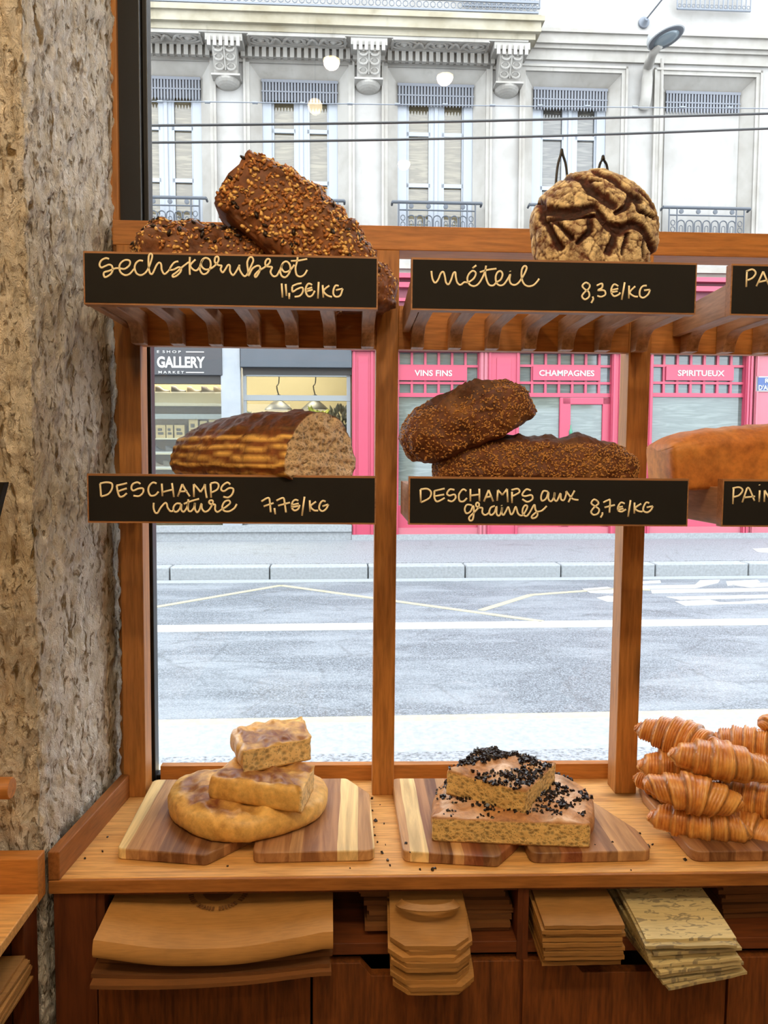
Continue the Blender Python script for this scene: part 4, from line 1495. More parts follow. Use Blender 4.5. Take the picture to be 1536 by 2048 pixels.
# ================================================================ crumbs, peg, half-seen sign, ceiling lights
mb = MB()
for px, py, s in [(744, 1598, .004), (745, 1622, .003), (751, 1643, .005), (750, 1672, .003), (755, 1685, .003), (764, 1707, .005), (775, 1722, .004), (780, 1732, .003), (455, 1733, .003), (205, 1704, .003), (170, 1718, .003), (215, 1675, .003),
                  (840, 1740, .003), (865, 1741, .005), (870, 1738, .004), (1297, 1695, .005), (1305, 1690, .003), (1370, 1721, .005), (1280, 1668, .003), (760, 1610, .002), (771, 1690, .002), (768, 1648, .003), (748, 1655, .002), (700, 1737, .002), (1262, 1741, .002),
                  (812, 1688, .004), (1225, 1685, .003), (1190, 1690, .002), (820, 1705, .002)]:
    zz = CZ + (BT if py in (1688, 1685, 1690, 1705) and px != 755 and px != 1305 else 0)
    p = at_z(px, py, zz)
    s *= 0.8
    rot = Euler((RC.uniform(0, 3), RC.uniform(0, 3), RC.uniform(0, 3))).to_matrix()
    vs = [p + Vector((0, 0, s * 0.4)) + rot @ Vector((q[0] * s * RC.uniform(.5, .8), q[1] * s * RC.uniform(.4, .7), q[2] * s * .4)) for q in ((1, 1, 1), (-1, 1, 1), (-1, -1, 1), (1, -1, 1), (1, 1, -1), (-1, 1, -1), (-1, -1, -1), (1, -1, -1))]
    mb.add(vs, [(0, 1, 2, 3), (7, 6, 5, 4), (0, 4, 5, 1), (1, 5, 6, 2), (2, 6, 7, 3), (3, 7, 4, 0)])
cr_ = mb.build('crumbs', M['olive'])
tag(cr_, 'dark crumbs scattered over the pale worktop between the boards', 'crumbs', kind='stuff')

pg = at_y(24, 1576, 1.10)
pr = thing('dowel_rail', 'round wooden dowel ending before the stone wall at the left edge', 'rail', (pg.x - 0.3, pg.y, pg.z))
MB().lathe([(0.0130, pg.x - 0.75), (0.0155, pg.x - 0.745), (0.0155, pg.x - 0.002), (0.0142, pg.x)], (0, pg.y, pg.z), 24, axis='x').build('dowel', M['beam'], pr, smooth=True, sharp=40)
for xx in (pg.x - 0.2, pg.x - 0.6):
    MB().box(xx - 0.012, xx + 0.012, pg.y, 1.156, pg.z - 0.012, pg.z + 0.012).build('bracket', M['carc'], pr)
e = at_y(8, 965, 1.02)
sg = thing('wall_sign', 'black sign of which only one corner shows at the left edge', 'sign', (e.x - 0.2, 1.02, e.z - 0.08))
MB().prism([(e.x - 0.42, e.z), (e.x, e.z), (e.x - 0.022, e.z - 0.08), (e.x - 0.44, e.z - 0.08)], 'y', 1.02, 1.036).build('board', M['chalk'], sg, bevel=0.001)
MB().box(e.x - 0.25, e.x - 0.23, 1.036, 1.155, e.z - 0.05, e.z - 0.03).build('bracket', M['carc'], sg)


def mirror(px, py, z):
    """the point of the ceiling whose image in the pane (y = 1.549) shows at this pixel"""
    d = ray(px, py, M_IN)
    p = EYE + d * ((z - EYE.z) / d.z)
    return Vector((p.x, 2 * 1.549 - p.y, z))


M['bulb'] = emit_mat('lit_bulb', (255, 232, 190), 26)
M['spot'] = emit_mat('lit_spot', (255, 226, 170), 60)
M['fit'] = flat('lamp_fitting', (34, 32, 30), 0.4)
p = mirror(630, 213, 2.98)
lp = thing('pendant_lamp', 'warm globe bulb on a cord, seen mirrored in the window pane', 'lamp', (p.x, p.y, ZC))
MB().tube([(p.x, p.y, ZC), (p.x, p.y, p.z + 0.06)], 0.003, 8).build('cord', M['fit'], lp)
MB().lathe([(0.016, p.z + 0.075), (0.016, p.z + 0.025)], (p.x, p.y, 0), 16).build('socket', M['fit'], lp, smooth=True, sharp=40)
MB().lathe([(0.002, p.z + 0.03)] + [(0.030 * sin(pi * t / 12), p.z + 0.030 * cos(pi * t / 12)) for t in range(1, 12)] + [(0.002, p.z - 0.03)], (p.x, p.y, 0), 24).build('bulb', M['bulb'], lp, smooth=True)

AMBER = (1.0, 0.53, 0.16)
SPOTS = [   # place, what it lights, lens radius, power, colour, label
    (mirror(663, 124, ZC - 0.036), (-0.15, 1.25, 0.9), 0.034, 17, WARM, 'round ceiling spot nearest the window, mirrored above the left loaf'),
    (mirror(890, 156, ZC - 0.036), (0.35, 1.25, 0.9), 0.034, 17, WARM, 'round ceiling spot mirrored high up in the middle of the pane'),
    (mirror(808, 328, ZC - 0.036), (0.25, 1.25, 1.2), 0.034, 12, WARM, 'round ceiling spot farthest back, mirrored smallest in the pane'),
    (Vector((-1.05, 0.05, ZC - 0.036)), (-0.70, 1.2, 1.4), 0.10, 14, AMBER, 'added amber ceiling spot over the rough stone wall'),  # unseen spot added to warm the stone face
    (Vector((0.95, 0.35, ZC - 0.036)), (0.75, 1.25, 0.9), 0.034, 9, WARM, 'added round ceiling spot over the croissants'),  # unseen spot added to brighten the croissants and the stone reveal
]
for p, tg, rad, pw, col, lab in SPOTS:
    lp = thing('ceiling_spot', lab, 'lamp', (p.x, p.y, ZC), 'ceiling spots')
    MB().lathe([(rad + 0.010, ZC), (rad + 0.013, ZC - 0.03)], (p.x, p.y, 0), 24).build('housing', M['fit'], lp, smooth=True, sharp=40)
    MB().lathe([(rad + 0.002, ZC - 0.0302), (rad, ZC - 0.034)], (p.x, p.y, 0), 24).build('lens', M['spot'], lp, smooth=True, sharp=40)
    area_lamp('ceiling_spot_light', p, tg, rad * 2, pw, col)
# two unseen lamps added behind the camera to light the fronts
for x, y, z, pw, lab in [(-0.35, -2.0, 2.62, 9, 'added hanging lamp at the back of the shop, left one'), (0.85, -2.0, 2.62, 8, 'added hanging lamp at the back of the shop, right one')]:
    lp = thing('pendant_lamp', lab, 'lamp', (x, y, ZC), 'added hanging lamps at the back')
    MB().tube([(x, y, ZC), (x, y, z + 0.16)], 0.004, 8).build('cord', M['fit'], lp)
    MB().lathe([(0.03, z + 0.17), (0.05, z + 0.13), (0.14, z + 0.01), (0.145, z), (0.135, z + 0.005)], (x, y, 0), 24).build('shade', M['fit'], lp, smooth=True, sharp=50)
    area_lamp('added_front_light', (x, y, z - 0.004), (x * 0.5, 1.3, 1.2), 0.22, pw)

# ================================================================ THE STREET
ALBEDO = 0.33
ROOTS_BEFORE = set(o.name for o in bpy.data.objects)
FY = 14.5           # the house fronts across the street
RDZ = -0.17         # the roadway
RDN, RDF = 4.58, 10.90


def rect(px0, py0, px1, py1, y=FY):
    mx, my = (px0 + px1) / 2, (py0 + py1) / 2
    return st_y(px0, my, y).x, st_y(px1, my, y).x, st_y(mx, py1, y).z, st_y(mx, py0, y).z


def rbox(mb, r, y0, y1, mi=0):
    return mb.box(r[0], r[1], y0, y1, r[2], r[3], mi)


def asphalt(name, lo, hi, sc=60, patch=True):
    g = G(name)
    v = g.obj()
    a = g.noise(v, sc, 4, 0.7)
    b_ = g.noise(g.obj((0.5, 1.6, 1)), 1.6, 5, 0.6)
    c = g.ramp(a, [(0.36, lin([x * 0.55 for x in lo])), (0.5, lin(lo)), (0.66, lin(hi))])
    if patch:
        c = g.mix(g.math('MULTIPLY', g.ramp(b_, [(0.45, (0, 0, 0, 1)), (0.62, (1, 1, 1, 1))]), 0.45), c, lin(hi))
    cr = g.vor(g.n('Mapping', {0: g.n('TexCoord').outputs['Object'], 3: (0.9, 1.5, 1)}).outputs[0], 1.1, 'DISTANCE_TO_EDGE')
    ck = g.ramp(g.math('ADD', cr, g.math('MULTIPLY', g.math('SUBTRACT', g.noise(v, 5, 4, 0.7), 0.5), 0.12)), [(0.0, (1, 1, 1, 1)), (0.018, (0, 0, 0, 1))])
    c = g.mix(g.math('MULTIPLY', ck, 0.3), c, lin([x * 0.45 for x in lo]))
    return g.pbr(c, 0.62, g.bump(a, 0.6, 0.01))


M['road'] = asphalt('road_asphalt', (128, 138, 150), (196, 206, 216), 85)
M['walk'] = asphalt('pavement_asphalt', (176, 184, 194), (204, 212, 220), 45, False)
M['kerb'] = flat('granite_kerb', (200, 208, 214), 0.7, 0.25, 30)
M['white'] = flat('white_road_paint', (244, 246, 246), 0.6, 0.10, 30)
M['yellow'] = flat('yellow_road_paint', (244, 234, 190), 0.6, 0.15, 20)

structure(MB().box(-14, 22, RDN, RDF, RDZ - 0.2, RDZ).build('road', M['road']))
road = bpy.data.objects['road']
structure(MB().box(-14, 22, 1.80, 4.08, -0.3, -0.05).build('sidewalk', M['walk']))
mb = MB()
x = -15.2
while x < 22:
    mb.box(x, x + 5.998, 4.08, RDN, -0.3, -0.05)
    x += 6.0
structure(mb.build('kerb', M['kerb'], bevel=0.006))
structure(MB().box(-14, 22, 11.18, FY + 0.3, -0.3, 0.02).build('sidewalk', M['walk']))
mb = MB()
x = -13.6
while x < 22:
    mb.box(x, x + 1.385, RDF, 11.18, -0.3, 0.015)
    x += 1.40
structure(mb.build('kerb', M['kerb'], bevel=0.02))


def road_line(name, pix, w, mat, z=RDZ):
    pts = [st_z(px, py, z) for px, py in pix]
    mb = MB()
    for a, b_ in zip(pts[:-1], pts[1:]):
        d = (b_ - a).normalized()
        n_ = Vector((-d.y, d.x, 0)) * (w / 2)
        mb.prism([(q.x, q.y) for q in (a + n_, b_ + n_, b_ - n_, a - n_)], 'z', z, z + 0.004)
    return mb.build(name, mat, road)


MB().box(-14, 22, 7.62, 7.93, RDZ, RDZ + 0.004).build('lane_line', M['white'], road)
MB().box(-14, 22, 4.86, 5.02, RDZ, RDZ + 0.004).build('kerb_line', M['yellow'], road)
MB().box(-14, 22, 10.62, 10.88, RDZ, RDZ + 0.004).build('gutter_line', M['kerb'], road)
road_line('zigzag_line', [(150, 1242), (562, 1171), (1085, 1243)], 0.085, M['yellow'])
road_line('zigzag_line', [(962, 1221), (1062, 1190), (1225, 1178), (1300, 1180)], 0.085, M['yellow'])
mb = MB()
for poly in ([(1165, 1178), (1215, 1174), (1232, 1180), (1225, 1187), (1180, 1186)], [(1193, 1196), (1215, 1192), (1260, 1196), (1262, 1203), (1215, 1204)],
             [(1283, 1163), (1320, 1161), (1322, 1166), (1285, 1168)], [(1283, 1172), (1390, 1170), (1400, 1161), (1440, 1160), (1436, 1166), (1410, 1172), (1390, 1177), (1284, 1178)],
             [(1302, 1180), (1536, 1176), (1640, 1174), (1640, 1180), (1536, 1183), (1304, 1187)], [(1452, 1163), (1515, 1160), (1520, 1165), (1455, 1172)], [(1460, 1170), (1560, 1164), (1560, 1172), (1500, 1175)],
             [(1332, 1194), (1536, 1190), (1600, 1190), (1600, 1195), (1360, 1200)], [(1350, 1203), (1420, 1200), (1440, 1205), (1480, 1204), (1536, 1200), (1560, 1206), (1440, 1209), (1370, 1212)]):
    mb.prism([(p.x, p.y) for p in (st_z(px, py, RDZ) for px, py in poly)], 'z', RDZ, RDZ + 0.004)
mb.build('road_lettering', M['white'], road)
MB().prism([(p.x, p.y) for p in (st_z(px, py, 0.02) for px, py in [(1505, 1098), (1560, 1095), (1600, 1100), (1560, 1108), (1515, 1104)])], 'z', 0.02, 0.024).build('paint_patch', M['white'], road)

# ---------------------------------------------------------------- the house across the street


def facade_mat(name, hi, lo, stain):
    g = G(name)
    v = g.obj()
    a = g.noise(v, 1.3, 6, 0.65)
    b_ = g.noise(g.obj((3, 3, 0.5)), 2.2, 5, 0.7)
    c = g.ramp(a, [(0.35, lin(lo)), (0.6, lin(hi))])
    s = g.ramp(b_, [(0.60, (0, 0, 0, 1)), (0.74, (1, 1, 1, 1))])
    c = g.mix(g.math('MULTIPLY', s, 0.35), c, lin(stain))
    return g.pbr(c, 0.85, g.bump(g.noise(v, 30, 4), 0.15, 0.01))


M['fac'] = facade_mat('pale_limestone_front', (226, 224, 220), (206, 202, 196), (164, 156, 146))
M['molding'] = facade_mat('stone_mouldings', (222, 218, 210), (196, 190, 180), (150, 140, 122))
M['slab'] = facade_mat('weathered_balcony_edge', (216, 208, 184), (176, 164, 134), (110, 98, 76))
M['joinery'] = flat('pale_blue_joinery', (206, 214, 226), 0.5)
M['iron'] = flat('grey_iron', (96, 104, 116), 0.5)
M['ironl'] = flat('pale_grey_iron', (150, 160, 174), 0.5)
M['valance'] = flat('blue_grey_fretwork', (150, 155, 166), 0.6)
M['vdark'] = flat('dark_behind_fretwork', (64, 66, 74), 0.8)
M['pane'] = None


def pane_mat(name, a, b_, gloss=0.25):
    g = G(name)
    w_ = g.noise(g.obj((0.6, 1, 7)), 1.8, 3, 0.5, 1.4)
    c = g.ramp(w_, [(0.36, lin(a)), (0.52, lin(b_)), (0.7, lin(a))])
    return g.pbr(c, 0.06, None, **{'Specular IOR Level': 0.5 + gloss})


M['pane'] = pane_mat('house_window_glass', (168, 158, 132), (122, 112, 90))  # wavy beige bands paint a reflected housefront into the glass
M['pane2'] = pane_mat('dark_house_window_glass', (150, 148, 140), (96, 96, 94))  # greyer version of the painted reflection

bd = thing('building', 'pale stone house across the street with tall windows and a corbelled balcony', 'building', (2.0, FY, 0.02))
WPX = [(246, 398, 148, 462), (522, 675, 152, 470), (797, 950, 159, 476), (1071, 1220, 168, 486), (1338, 1488, 176, 492)]
ZT1 = sum(st_y((a + b_) / 2, t, FY).z for a, b_, t, _ in WPX) / 5
ZB1 = 5.42
WX = [(st_y(a, t + 25, FY).x, st_y(b_, t + 25, FY).x) for a, b_, t, _ in WPX]
SPL = 0.20
ZG = 5.05          # top of the shop storey
ZTOP = 12.6
XL_, XR_ = -7.0, 13.0
w_ = MB()
xs = XL_
for a, b_ in WX:
    w_.box(xs, a - SPL, FY, FY + 0.55, ZG, ZTOP)
    w_.box(a - SPL, b_ + SPL, FY, FY + 0.55, ZT1 + SPL, ZTOP)
    w_.box(a - SPL, b_ + SPL, FY, FY + 0.55, ZG, ZB1)
    xs = b_ + SPL
w_.box(xs, XR_, FY, FY + 0.55, ZG, ZTOP)
w_.box(XL_, XR_, FY + 4.5, FY + 4.7, 0, ZTOP)
w_.build('wall', M['fac'], bd)
CAS = FY + 0.30
for wi, (a, b_) in enumerate(WX):
    blind = wi == 4
    fr_ = MB()
    # splayed surround and a moulded band round it
    o0, o1, zt = a - SPL, b_ + SPL, ZT1 + SPL
    fr_.add([(o0, FY, ZB1), (a, FY + 0.2, ZB1), (a, FY + 0.2, ZT1), (o0, FY, zt)], [(0, 1, 2, 3)])
    fr_.add([(o1, FY, ZB1), (b_, FY + 0.2, ZB1), (b_, FY + 0.2, ZT1), (o1, FY, zt)], [(0, 1, 2, 3)])
    fr_.add([(o0, FY, zt), (a, FY + 0.2, ZT1), (b_, FY + 0.2, ZT1), (o1, FY, zt)], [(0, 1, 2, 3)])
    fr_.box(o0 - 0.11, o0, FY - 0.05, FY + 0.02, ZB1, zt + 0.11)
    fr_.box(o1, o1 + 0.11, FY - 0.05, FY + 0.02, ZB1, zt + 0.11)
    fr_.box(o0, o1, FY - 0.05, FY + 0.02, zt, zt + 0.11)
    fr_.box(o0 - 0.11, o0 - 0.07, FY - 0.075, FY - 0.05, ZB1, zt + 0.11)
    fr_.box(o1 + 0.07, o1 + 0.11, FY - 0.075, FY - 0.05, ZB1, zt + 0.11)
    fr_.box(o0 - 0.11, o1 + 0.11, FY - 0.075, FY - 0.05, zt + 0.07, zt + 0.11)
    fr_.box(a - 0.01, a, FY + 0.19, FY + 0.5, ZB1, ZT1)
    fr_.box(b_, b_ + 0.01, FY + 0.19, FY + 0.5, ZB1, ZT1)
    fr_.box(a, b_, FY + 0.19, FY + 0.5, ZT1, ZT1 + 0.01)
    win_ = fr_.build('window', M['molding'], bd)
    w = b_ - a
    if blind:
        MB().box(a, b_, FY + 0.17, FY + 0.3, ZB1, ZT1).build('blind_panel', M['fac'], win_)
    else:
        c_ = MB()
        jw = 0.12 * w
        cw = 0.155 * w
        c_.box(a, a + jw, CAS - 0.08, CAS, ZB1, ZT1)
        c_.box(b_ - jw, b_, CAS - 0.08, CAS, ZB1, ZT1)
        mid = (a + b_) / 2 + 0.02
        c_.box(mid - cw / 2, mid + cw / 2, CAS - 0.05, CAS + 0.02, ZB1, ZT1)
        c_.box(mid - 0.03, mid + 0.03, CAS - 0.075, CAS, ZB1, ZT1)
        for s0, s1 in ((a + jw, mid - cw / 2), (mid + cw / 2, b_ - jw)):
            c_.box(s0, s0 + 0.045, CAS - 0.045, CAS, ZB1, ZT1)
            c_.box(s1 - 0.03, s1, CAS - 0.045, CAS, ZB1, ZT1)
            for zz in (ZT1 - 0.03, ZT1 - 0.86, ZT1 - 1.79, ZT1 - 2.70):
                c_.box(s0, s1, CAS - 0.045, CAS, zz - 0.035, zz + 0.035)
        c_.build('casement', M['joinery'], win_)
        MB().box(a, b_, CAS + 0.005, CAS + 0.02, ZB1, ZT1).build('pane', M['pane'] if wi < 3 else M['pane2'], win_)
        # turned balusters of gilt light behind the fretwork are only shadow; the fringe hangs free
    # fretwork lambrequin
    v_ = MB()
    n = 24
    yv = FY + 0.13
    hv = 0.40
    v_.box(a - 0.005, b_ + 0.005, yv, yv + 0.02, ZT1 - 0.05, ZT1 + 0.0)
    v_.box(a - 0.005, b_ + 0.005, yv, yv + 0.02, ZT1 - hv * 0.56, ZT1 - hv * 0.50)
    for i in range(n):
        x0 = a + w * (i + 0.5) / n
        hw = w / n * 0.30
        v_.prism([(x0 - hw, ZT1), (x0 + hw, ZT1), (x0 + hw, ZT1 - hv * 0.92), (x0, ZT1 - hv * 1.06), (x0 - hw, ZT1 - hv * 0.92)], 'y', yv + 0.004, yv + 0.016)
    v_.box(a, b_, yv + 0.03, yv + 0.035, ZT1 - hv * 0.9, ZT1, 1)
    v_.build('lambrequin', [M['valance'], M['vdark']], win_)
    # iron railing
    r_ = MB()
    zr = st_y(600, 405, FY).z
    yr = FY - 0.14
    x0, x1 = a - 0.12, b_ + 0.12
    r_.tube([(x0, yr, zr), (x1, yr, zr)], 0.030, 8)
    r_.tube([(a, yr, zr - 0.14), (b_, yr, zr - 0.14)], 0.014, 6)
    r_.tube([(a, yr, ZB1 + 0.05), (b_, yr, ZB1 + 0.05)], 0.02, 6)
    for xx in (a, a + 0.15, b_ - 0.15, b_):
        r_.tube([(xx, yr, ZB1 + 0.05), (xx, yr, zr)], 0.014, 6)
    m_ = 7
    for i in range(m_):
        c0 = a + 0.15 + (w - 0.30) * (i + 0.5) / m_
        hw = (w - 0.30) / m_ * 0.42
        arc = [(c0 - hw, yr, ZB1 + 0.05), (c0 - hw, yr, zr - 0.30)] + [(c0 - hw * cos(pi * t / 8), yr, zr - 0.30 + hw * sin(pi * t / 8)) for t in range(1, 8)] + [(c0 + hw, yr, zr - 0.30), (c0 + hw, yr, ZB1 + 0.05)]
        r_.tube(arc, 0.012, 5)
        arc2 = [(c0 - hw * 0.45, yr, ZB1 + 0.05), (c0 - hw * 0.45, yr, zr - 0.36)] + [(c0 - hw * 0.45 * cos(pi * t / 6), yr, zr - 0.36 + hw * 0.45 * sin(pi * t / 6)) for t in range(1, 6)] + [(c0 + hw * 0.45, yr, zr - 0.36), (c0 + hw * 0.45, yr, ZB1 + 0.05)]
        r_.tube(arc2, 0.008, 5)
        if i % 2 == 0:
            r_.lathe([(0.02, yr - 0.012), (0.045, yr - 0.008), (0.045, yr + 0.008), (0.02, yr + 0.012)], (c0, 0, zr - 0.07), 10, axis='y')
    for xx in (a + 0.075, b_ - 0.075):
        for q in range(3):
            zz = zr - 0.28 - 0.12 * q
            r_.tube([(xx + 0.04 * cos(t * pi / 5), yr, zz + 0.05 * sin(t * pi / 5)) for t in range(10)], 0.009, 5, closed=True)
    for xx in (x0, x1):
        r_.tube([(xx, yr, zr), (xx, FY - 0.02, zr - 0.02)], 0.022, 6)
    r_.build('railing', M['iron'], win_)

# balcony with soffit, dentils and corbels
XB0, XB1 = -7.0, st_y(1083, 35, FY - 0.62).x
yB = FY - 0.62
zs1, zs0 = st_y(560, 12, yB).z, st_y(560, 46, yB).z
s_ = MB()
s_.box(XB0, XB1, yB, FY, zs0, zs1)
s_.box(XB0, XB1 + 0.05, yB - 0.05, FY, zs1 - 0.12, zs1 - 0.04)
s_.box(XB0, XB1 - 0.08, yB + 0.08, FY, zs0 - 0.10, zs0)
s_.build('balcony_slab', M['slab'], bd)
f_ = MB()
zf1 = zs0 - 0.10
zf0 = zf1 - 0.03
f_.box(XB0, XB1 - 0.2, yB + 0.10, FY, zf0, zf1)
CX = [st_y(449, 110, FY - 0.4).x, st_y(738, 120, FY - 0.4).x, st_y(1022, 128, FY - 0.4).x]
edges = [CX[0] - 2.62] + CX
ym, hy = FY - 0.33, 0.17
for i in range(3):
    e0, e1 = edges[i] + 0.42, edges[i + 1] - 0.42
    for q in (-1, 1):
        f_.box(e0, e1, ym + q * hy - 0.02, ym + q * hy + 0.02, zf0 - 0.03, zf0)
    for xx in (e0, e1):
        f_.box(xx - 0.02, xx + 0.02, ym - hy, ym + hy, zf0 - 0.03, zf0)
    for t in (0.12, 0.5, 0.88):
        cx_ = e0 + (e1 - e0) * t
        for rr in (0.20, 0.12):
            f_.tube([(cx_ + rr * 1.15 * cos(q * pi / 10), ym + rr * 0.68 * sin(q * pi / 10), zf0 - 0.01) for q in range(20)], 0.022, 6, closed=True)
        f_.lathe([(0.01, zf0 - 0.05), (0.07, zf0 - 0.02), (0.07, zf0)], (cx_, ym, 0), 10)
    for t in (0.31, 0.69):
        cx_ = e0 + (e1 - e0) * t
        f_.tube(catmull([(cx_ + dx, ym + dz, zf0 - 0.012) for dx, dz in ((-0.24, -0.08), (-0.16, 0.09), (-0.05, -0.07), (0.05, 0.08), (0.15, -0.08), (0.24, 0.07))], 4), 0.028, 6)
f_.build('soffit_panels', M['molding'], bd)
d_ = MB()
zd1, zd0 = zf0, zf0 - 0.20
x = XB0
while x < XB1 - 0.3:
    d_.box(x, x + 0.075, FY - 0.15, FY, zd0, zd1)
    x += 0.125
d_.box(XB0, XB1 - 0.28, FY - 0.05, FY, zd0 - 0.05, zd1)
d_.build('dentil_row', M['molding'], bd)
for cx_ in CX:
    cm = MB()
    hw = 0.24
    zt_, zb_ = zf0 - 0.10, st_y(738, 184, FY - 0.12).z
    cm.box(cx_ - hw - 0.08, cx_ + hw + 0.08, FY - 0.50, FY, zt_ - 0.02, zt_ + 0.10)
    for q in range(6):
        xq = cx_ - hw - 0.06 + (2 * hw + 0.12) * (q + 0.5) / 6
        cm.box(xq - 0.03, xq + 0.03, FY - 0.53, FY - 0.49, zt_ - 0.12, zt_ + 0.04)
    H_ = zt_ - zb_
    prof = [(FY, zt_), (FY - 0.46, zt_), (FY - 0.45, zt_ - 0.22 * H_), (FY - 0.36, zt_ - 0.42 * H_), (FY - 0.27, zt_ - 0.62 * H_), (FY - 0.25, zt_ - 0.74 * H_), (FY, zt_ - 0.74 * H_)]
    cm.prism(prof, 'x', cx_ - hw * 0.86, cx_ + hw * 0.86)
    cm.box(cx_ - hw * 1.05, cx_ + hw * 1.05, FY - 0.31, FY, zt_ - 0.79 * H_, zt_ - 0.74 * H_)
    rows = []
    for t in range(7):
        tt = t / 6 * pi / 2
        rr = hw * 0.95 * cos(tt)
        rows.append([Vector((cx_ + rr * cos(a_ * pi / 10), FY - rr * 1.25 * sin(a_ * pi / 10) * (1 + 0.10 * cos(a_ * 2.0 * pi)), zt_ - 0.79 * H_ - 0.21 * H_ * sin(tt))) for a_ in range(11)])
    cm.grid(rows)
    for q, (y0_, z0_) in enumerate([(FY - 0.46, zt_ - 0.08 * H_), (FY - 0.455, zt_ - 0.2 * H_), (FY - 0.385, zt_ - 0.38 * H_), (FY - 0.30, zt_ - 0.57 * H_)]):
        for sx_ in (-1, 1):
            cm.tube([(cx_ + sx_ * hw * 0.42 + 0.07 * cos(t * pi / 6), y0_ - 0.015, z0_ + 0.055 * sin(t * pi / 6)) for t in range(12)], 0.018, 5, closed=True)
    cm.tube([(cx_, FY - 0.47, zt_ - 0.03 * H_), (cx_, FY - 0.46, zt_ - 0.22 * H_), (cx_, FY - 0.37, zt_ - 0.42 * H_), (cx_, FY - 0.28, zt_ - 0.64 * H_)], 0.022, 6)
    cm.build('corbel', M['molding'], bd)
# balcony railing: pale fretwork band with little drops
rl = MB()
n = 0
x = XB0 + 3.0
yq = yB + 0.05
rl.box(XB0, XB1 - 0.04, yq, yq + 0.03, zs1 + 0.22, zs1 + 0.26)
rl.box(XB0, XB1 - 0.04, yq, yq + 0.03, zs1 + 0.05, zs1 + 0.08)
while x < XB1 - 0.1:
    rl.tube([(x + 0.045 * cos(t * pi / 4), yq + 0.015, zs1 + 0.15 + 0.05 * sin(t * pi / 4)) for t in range(8)], 0.008, 4, closed=True)
    rl.tube([(x, yq + 0.015, zs1 + 0.26), (x, yq + 0.015, zs1 + 1.1)], 0.010, 5)
    x += 0.12
rl.box(XB0, XB1 - 0.04, yq, yq + 0.04, zs1 + 1.08, zs1 + 1.13)
rl.build('balcony_railing', M['ironl'], bd)
# string course right of the balcony
q_ = MB()
for z_, dz, dy in ((st_y(1300, 74, FY).z, 0.06, 0.20), (st_y(1300, 80, FY).z, 0.18, 0.15), (st_y(1300, 100, FY).z, 0.07, 0.10), (st_y(1300, 106, FY).z, 0.20, 0.05)):
    q_.box(XB1 - 0.3, XR_, FY - dy, FY, z_ - dz, z_)
q_.build('string_course', M['molding'], bd)
# railings of the floor above
for px0, px1, py in ((925, 1080, 14), (1355, 1502, 20)):
    r = rect(px0, py - 60, px1, py, FY - 0.12)
    u_ = MB()
    u_.tube([(r[0], FY - 0.12, r[2]), (r[1], FY - 0.12, r[2])], 0.018, 6)
    u_.tube([(r[0], FY - 0.12, r[3]), (r[1], FY - 0.12, r[3])], 0.02, 6)
    nn_ = 16
    for i in range(nn_ + 1):
        xx = r[0] + (r[1] - r[0]) * i / nn_
        u_.tube([(xx, FY - 0.12, r[2]), (xx, FY - 0.12, r[3])], 0.012, 5)
        if i < nn_:
            u_.tube([(xx + 0.045 + 0.03 * cos(t * pi / 4), FY - 0.12, r[2] + 0.06 + 0.03 * sin(t * pi / 4)) for t in range(8)], 0.006, 4, closed=True)
    u_.build('upper_railing', M['ironl'], bd)
# rain pipe and the rough strip beside the blind window
pp = MB()
xx = st_y(1318, 300, FY).x
pp.tube([(xx, FY - 0.04, ZG + 0.1), (xx, FY - 0.04, st_y(1318, 120, FY).z)], 0.035, 8)
pp.build('rain_pipe', M['molding'], bd)
# ledge between the shops and the first floor
lg = MB()
lz = st_y(1100, 530, FY - 0.3).z
lg.box(XL_, XR_, FY - 0.30, FY, lz - 0.10, lz)
lg.box(XL_, XR_, FY - 0.22, FY, lz - 0.22, lz - 0.10)
lg.build('ledge', M['molding'], bd)

# ---------------------------------------------------------------- lettering in a plain built-in face
DG = None


def text(body, x0, x1, z0, z1, y, mat, parent, name='lettering', thick=0.02):
    cu = bpy.data.curves.new('t', 'FONT')
    cu.body = body
    cu.offset = thick
    cu.extrude = 0.02
    cu.resolution_u = 3
    tmp = bpy.data.objects.new('t', cu)
    COL.objects.link(tmp)
    me = bpy.data.meshes.new_from_object(tmp.evaluated_get(bpy.context.evaluated_depsgraph_get()))
    bpy.data.objects.remove(tmp)
    bpy.data.curves.remove(cu)
    vs = [v.co.copy() for v in me.vertices]
    fs = [tuple(p.vertices) for p in me.polygons]
    bpy.data.meshes.remove(me)
    ax, bx = min(v.x for v in vs), max(v.x for v in vs)
    az, bz = min(v.y for v in vs), max(v.y for v in vs)
    mb = MB()
    mb.add([(x0 + (v.x - ax) / (bx - ax) * (x1 - x0), y - 0.004 - v.z * 0.2, z0 + (v.y - az) / (bz - az) * (z1 - z0)) for v in vs], fs)
    return mb.build(name, mat, parent)


# ---------------------------------------------------------------- dark shopfront with shoes
M['slate'] = flat('slate_fascia', (58, 64, 74), 0.5, 0.1, 3)
M['slate2'] = flat('grey_blue_fascia', (84, 98, 112), 0.5, 0.1, 3)
M['soot'] = flat('black_shop_metal', (26, 27, 29), 0.5)
M['alu'] = flat('grey_window_metal', (170, 178, 182), 0.4)
M['signw'] = flat('white_sign_paint', (246, 246, 244), 0.5)
M['pillar'] = facade_mat('grey_stone_pillar', (206, 214, 222), (184, 194, 204), (130, 136, 142))
M['beige'] = flat('beige_interior', (232, 212, 170), 0.8, 0.06, 2)
M['olive_wall'] = flat('olive_interior', (196, 184, 150), 0.8, 0.06, 2)
M['shelfw'] = flat('pale_shelf', (238, 226, 196), 0.6)
M['shopglass'] = glass_mat('shop_glass', 0.5, (0.93, 0.96, 0.94, 1))
SF = FY - 0.02
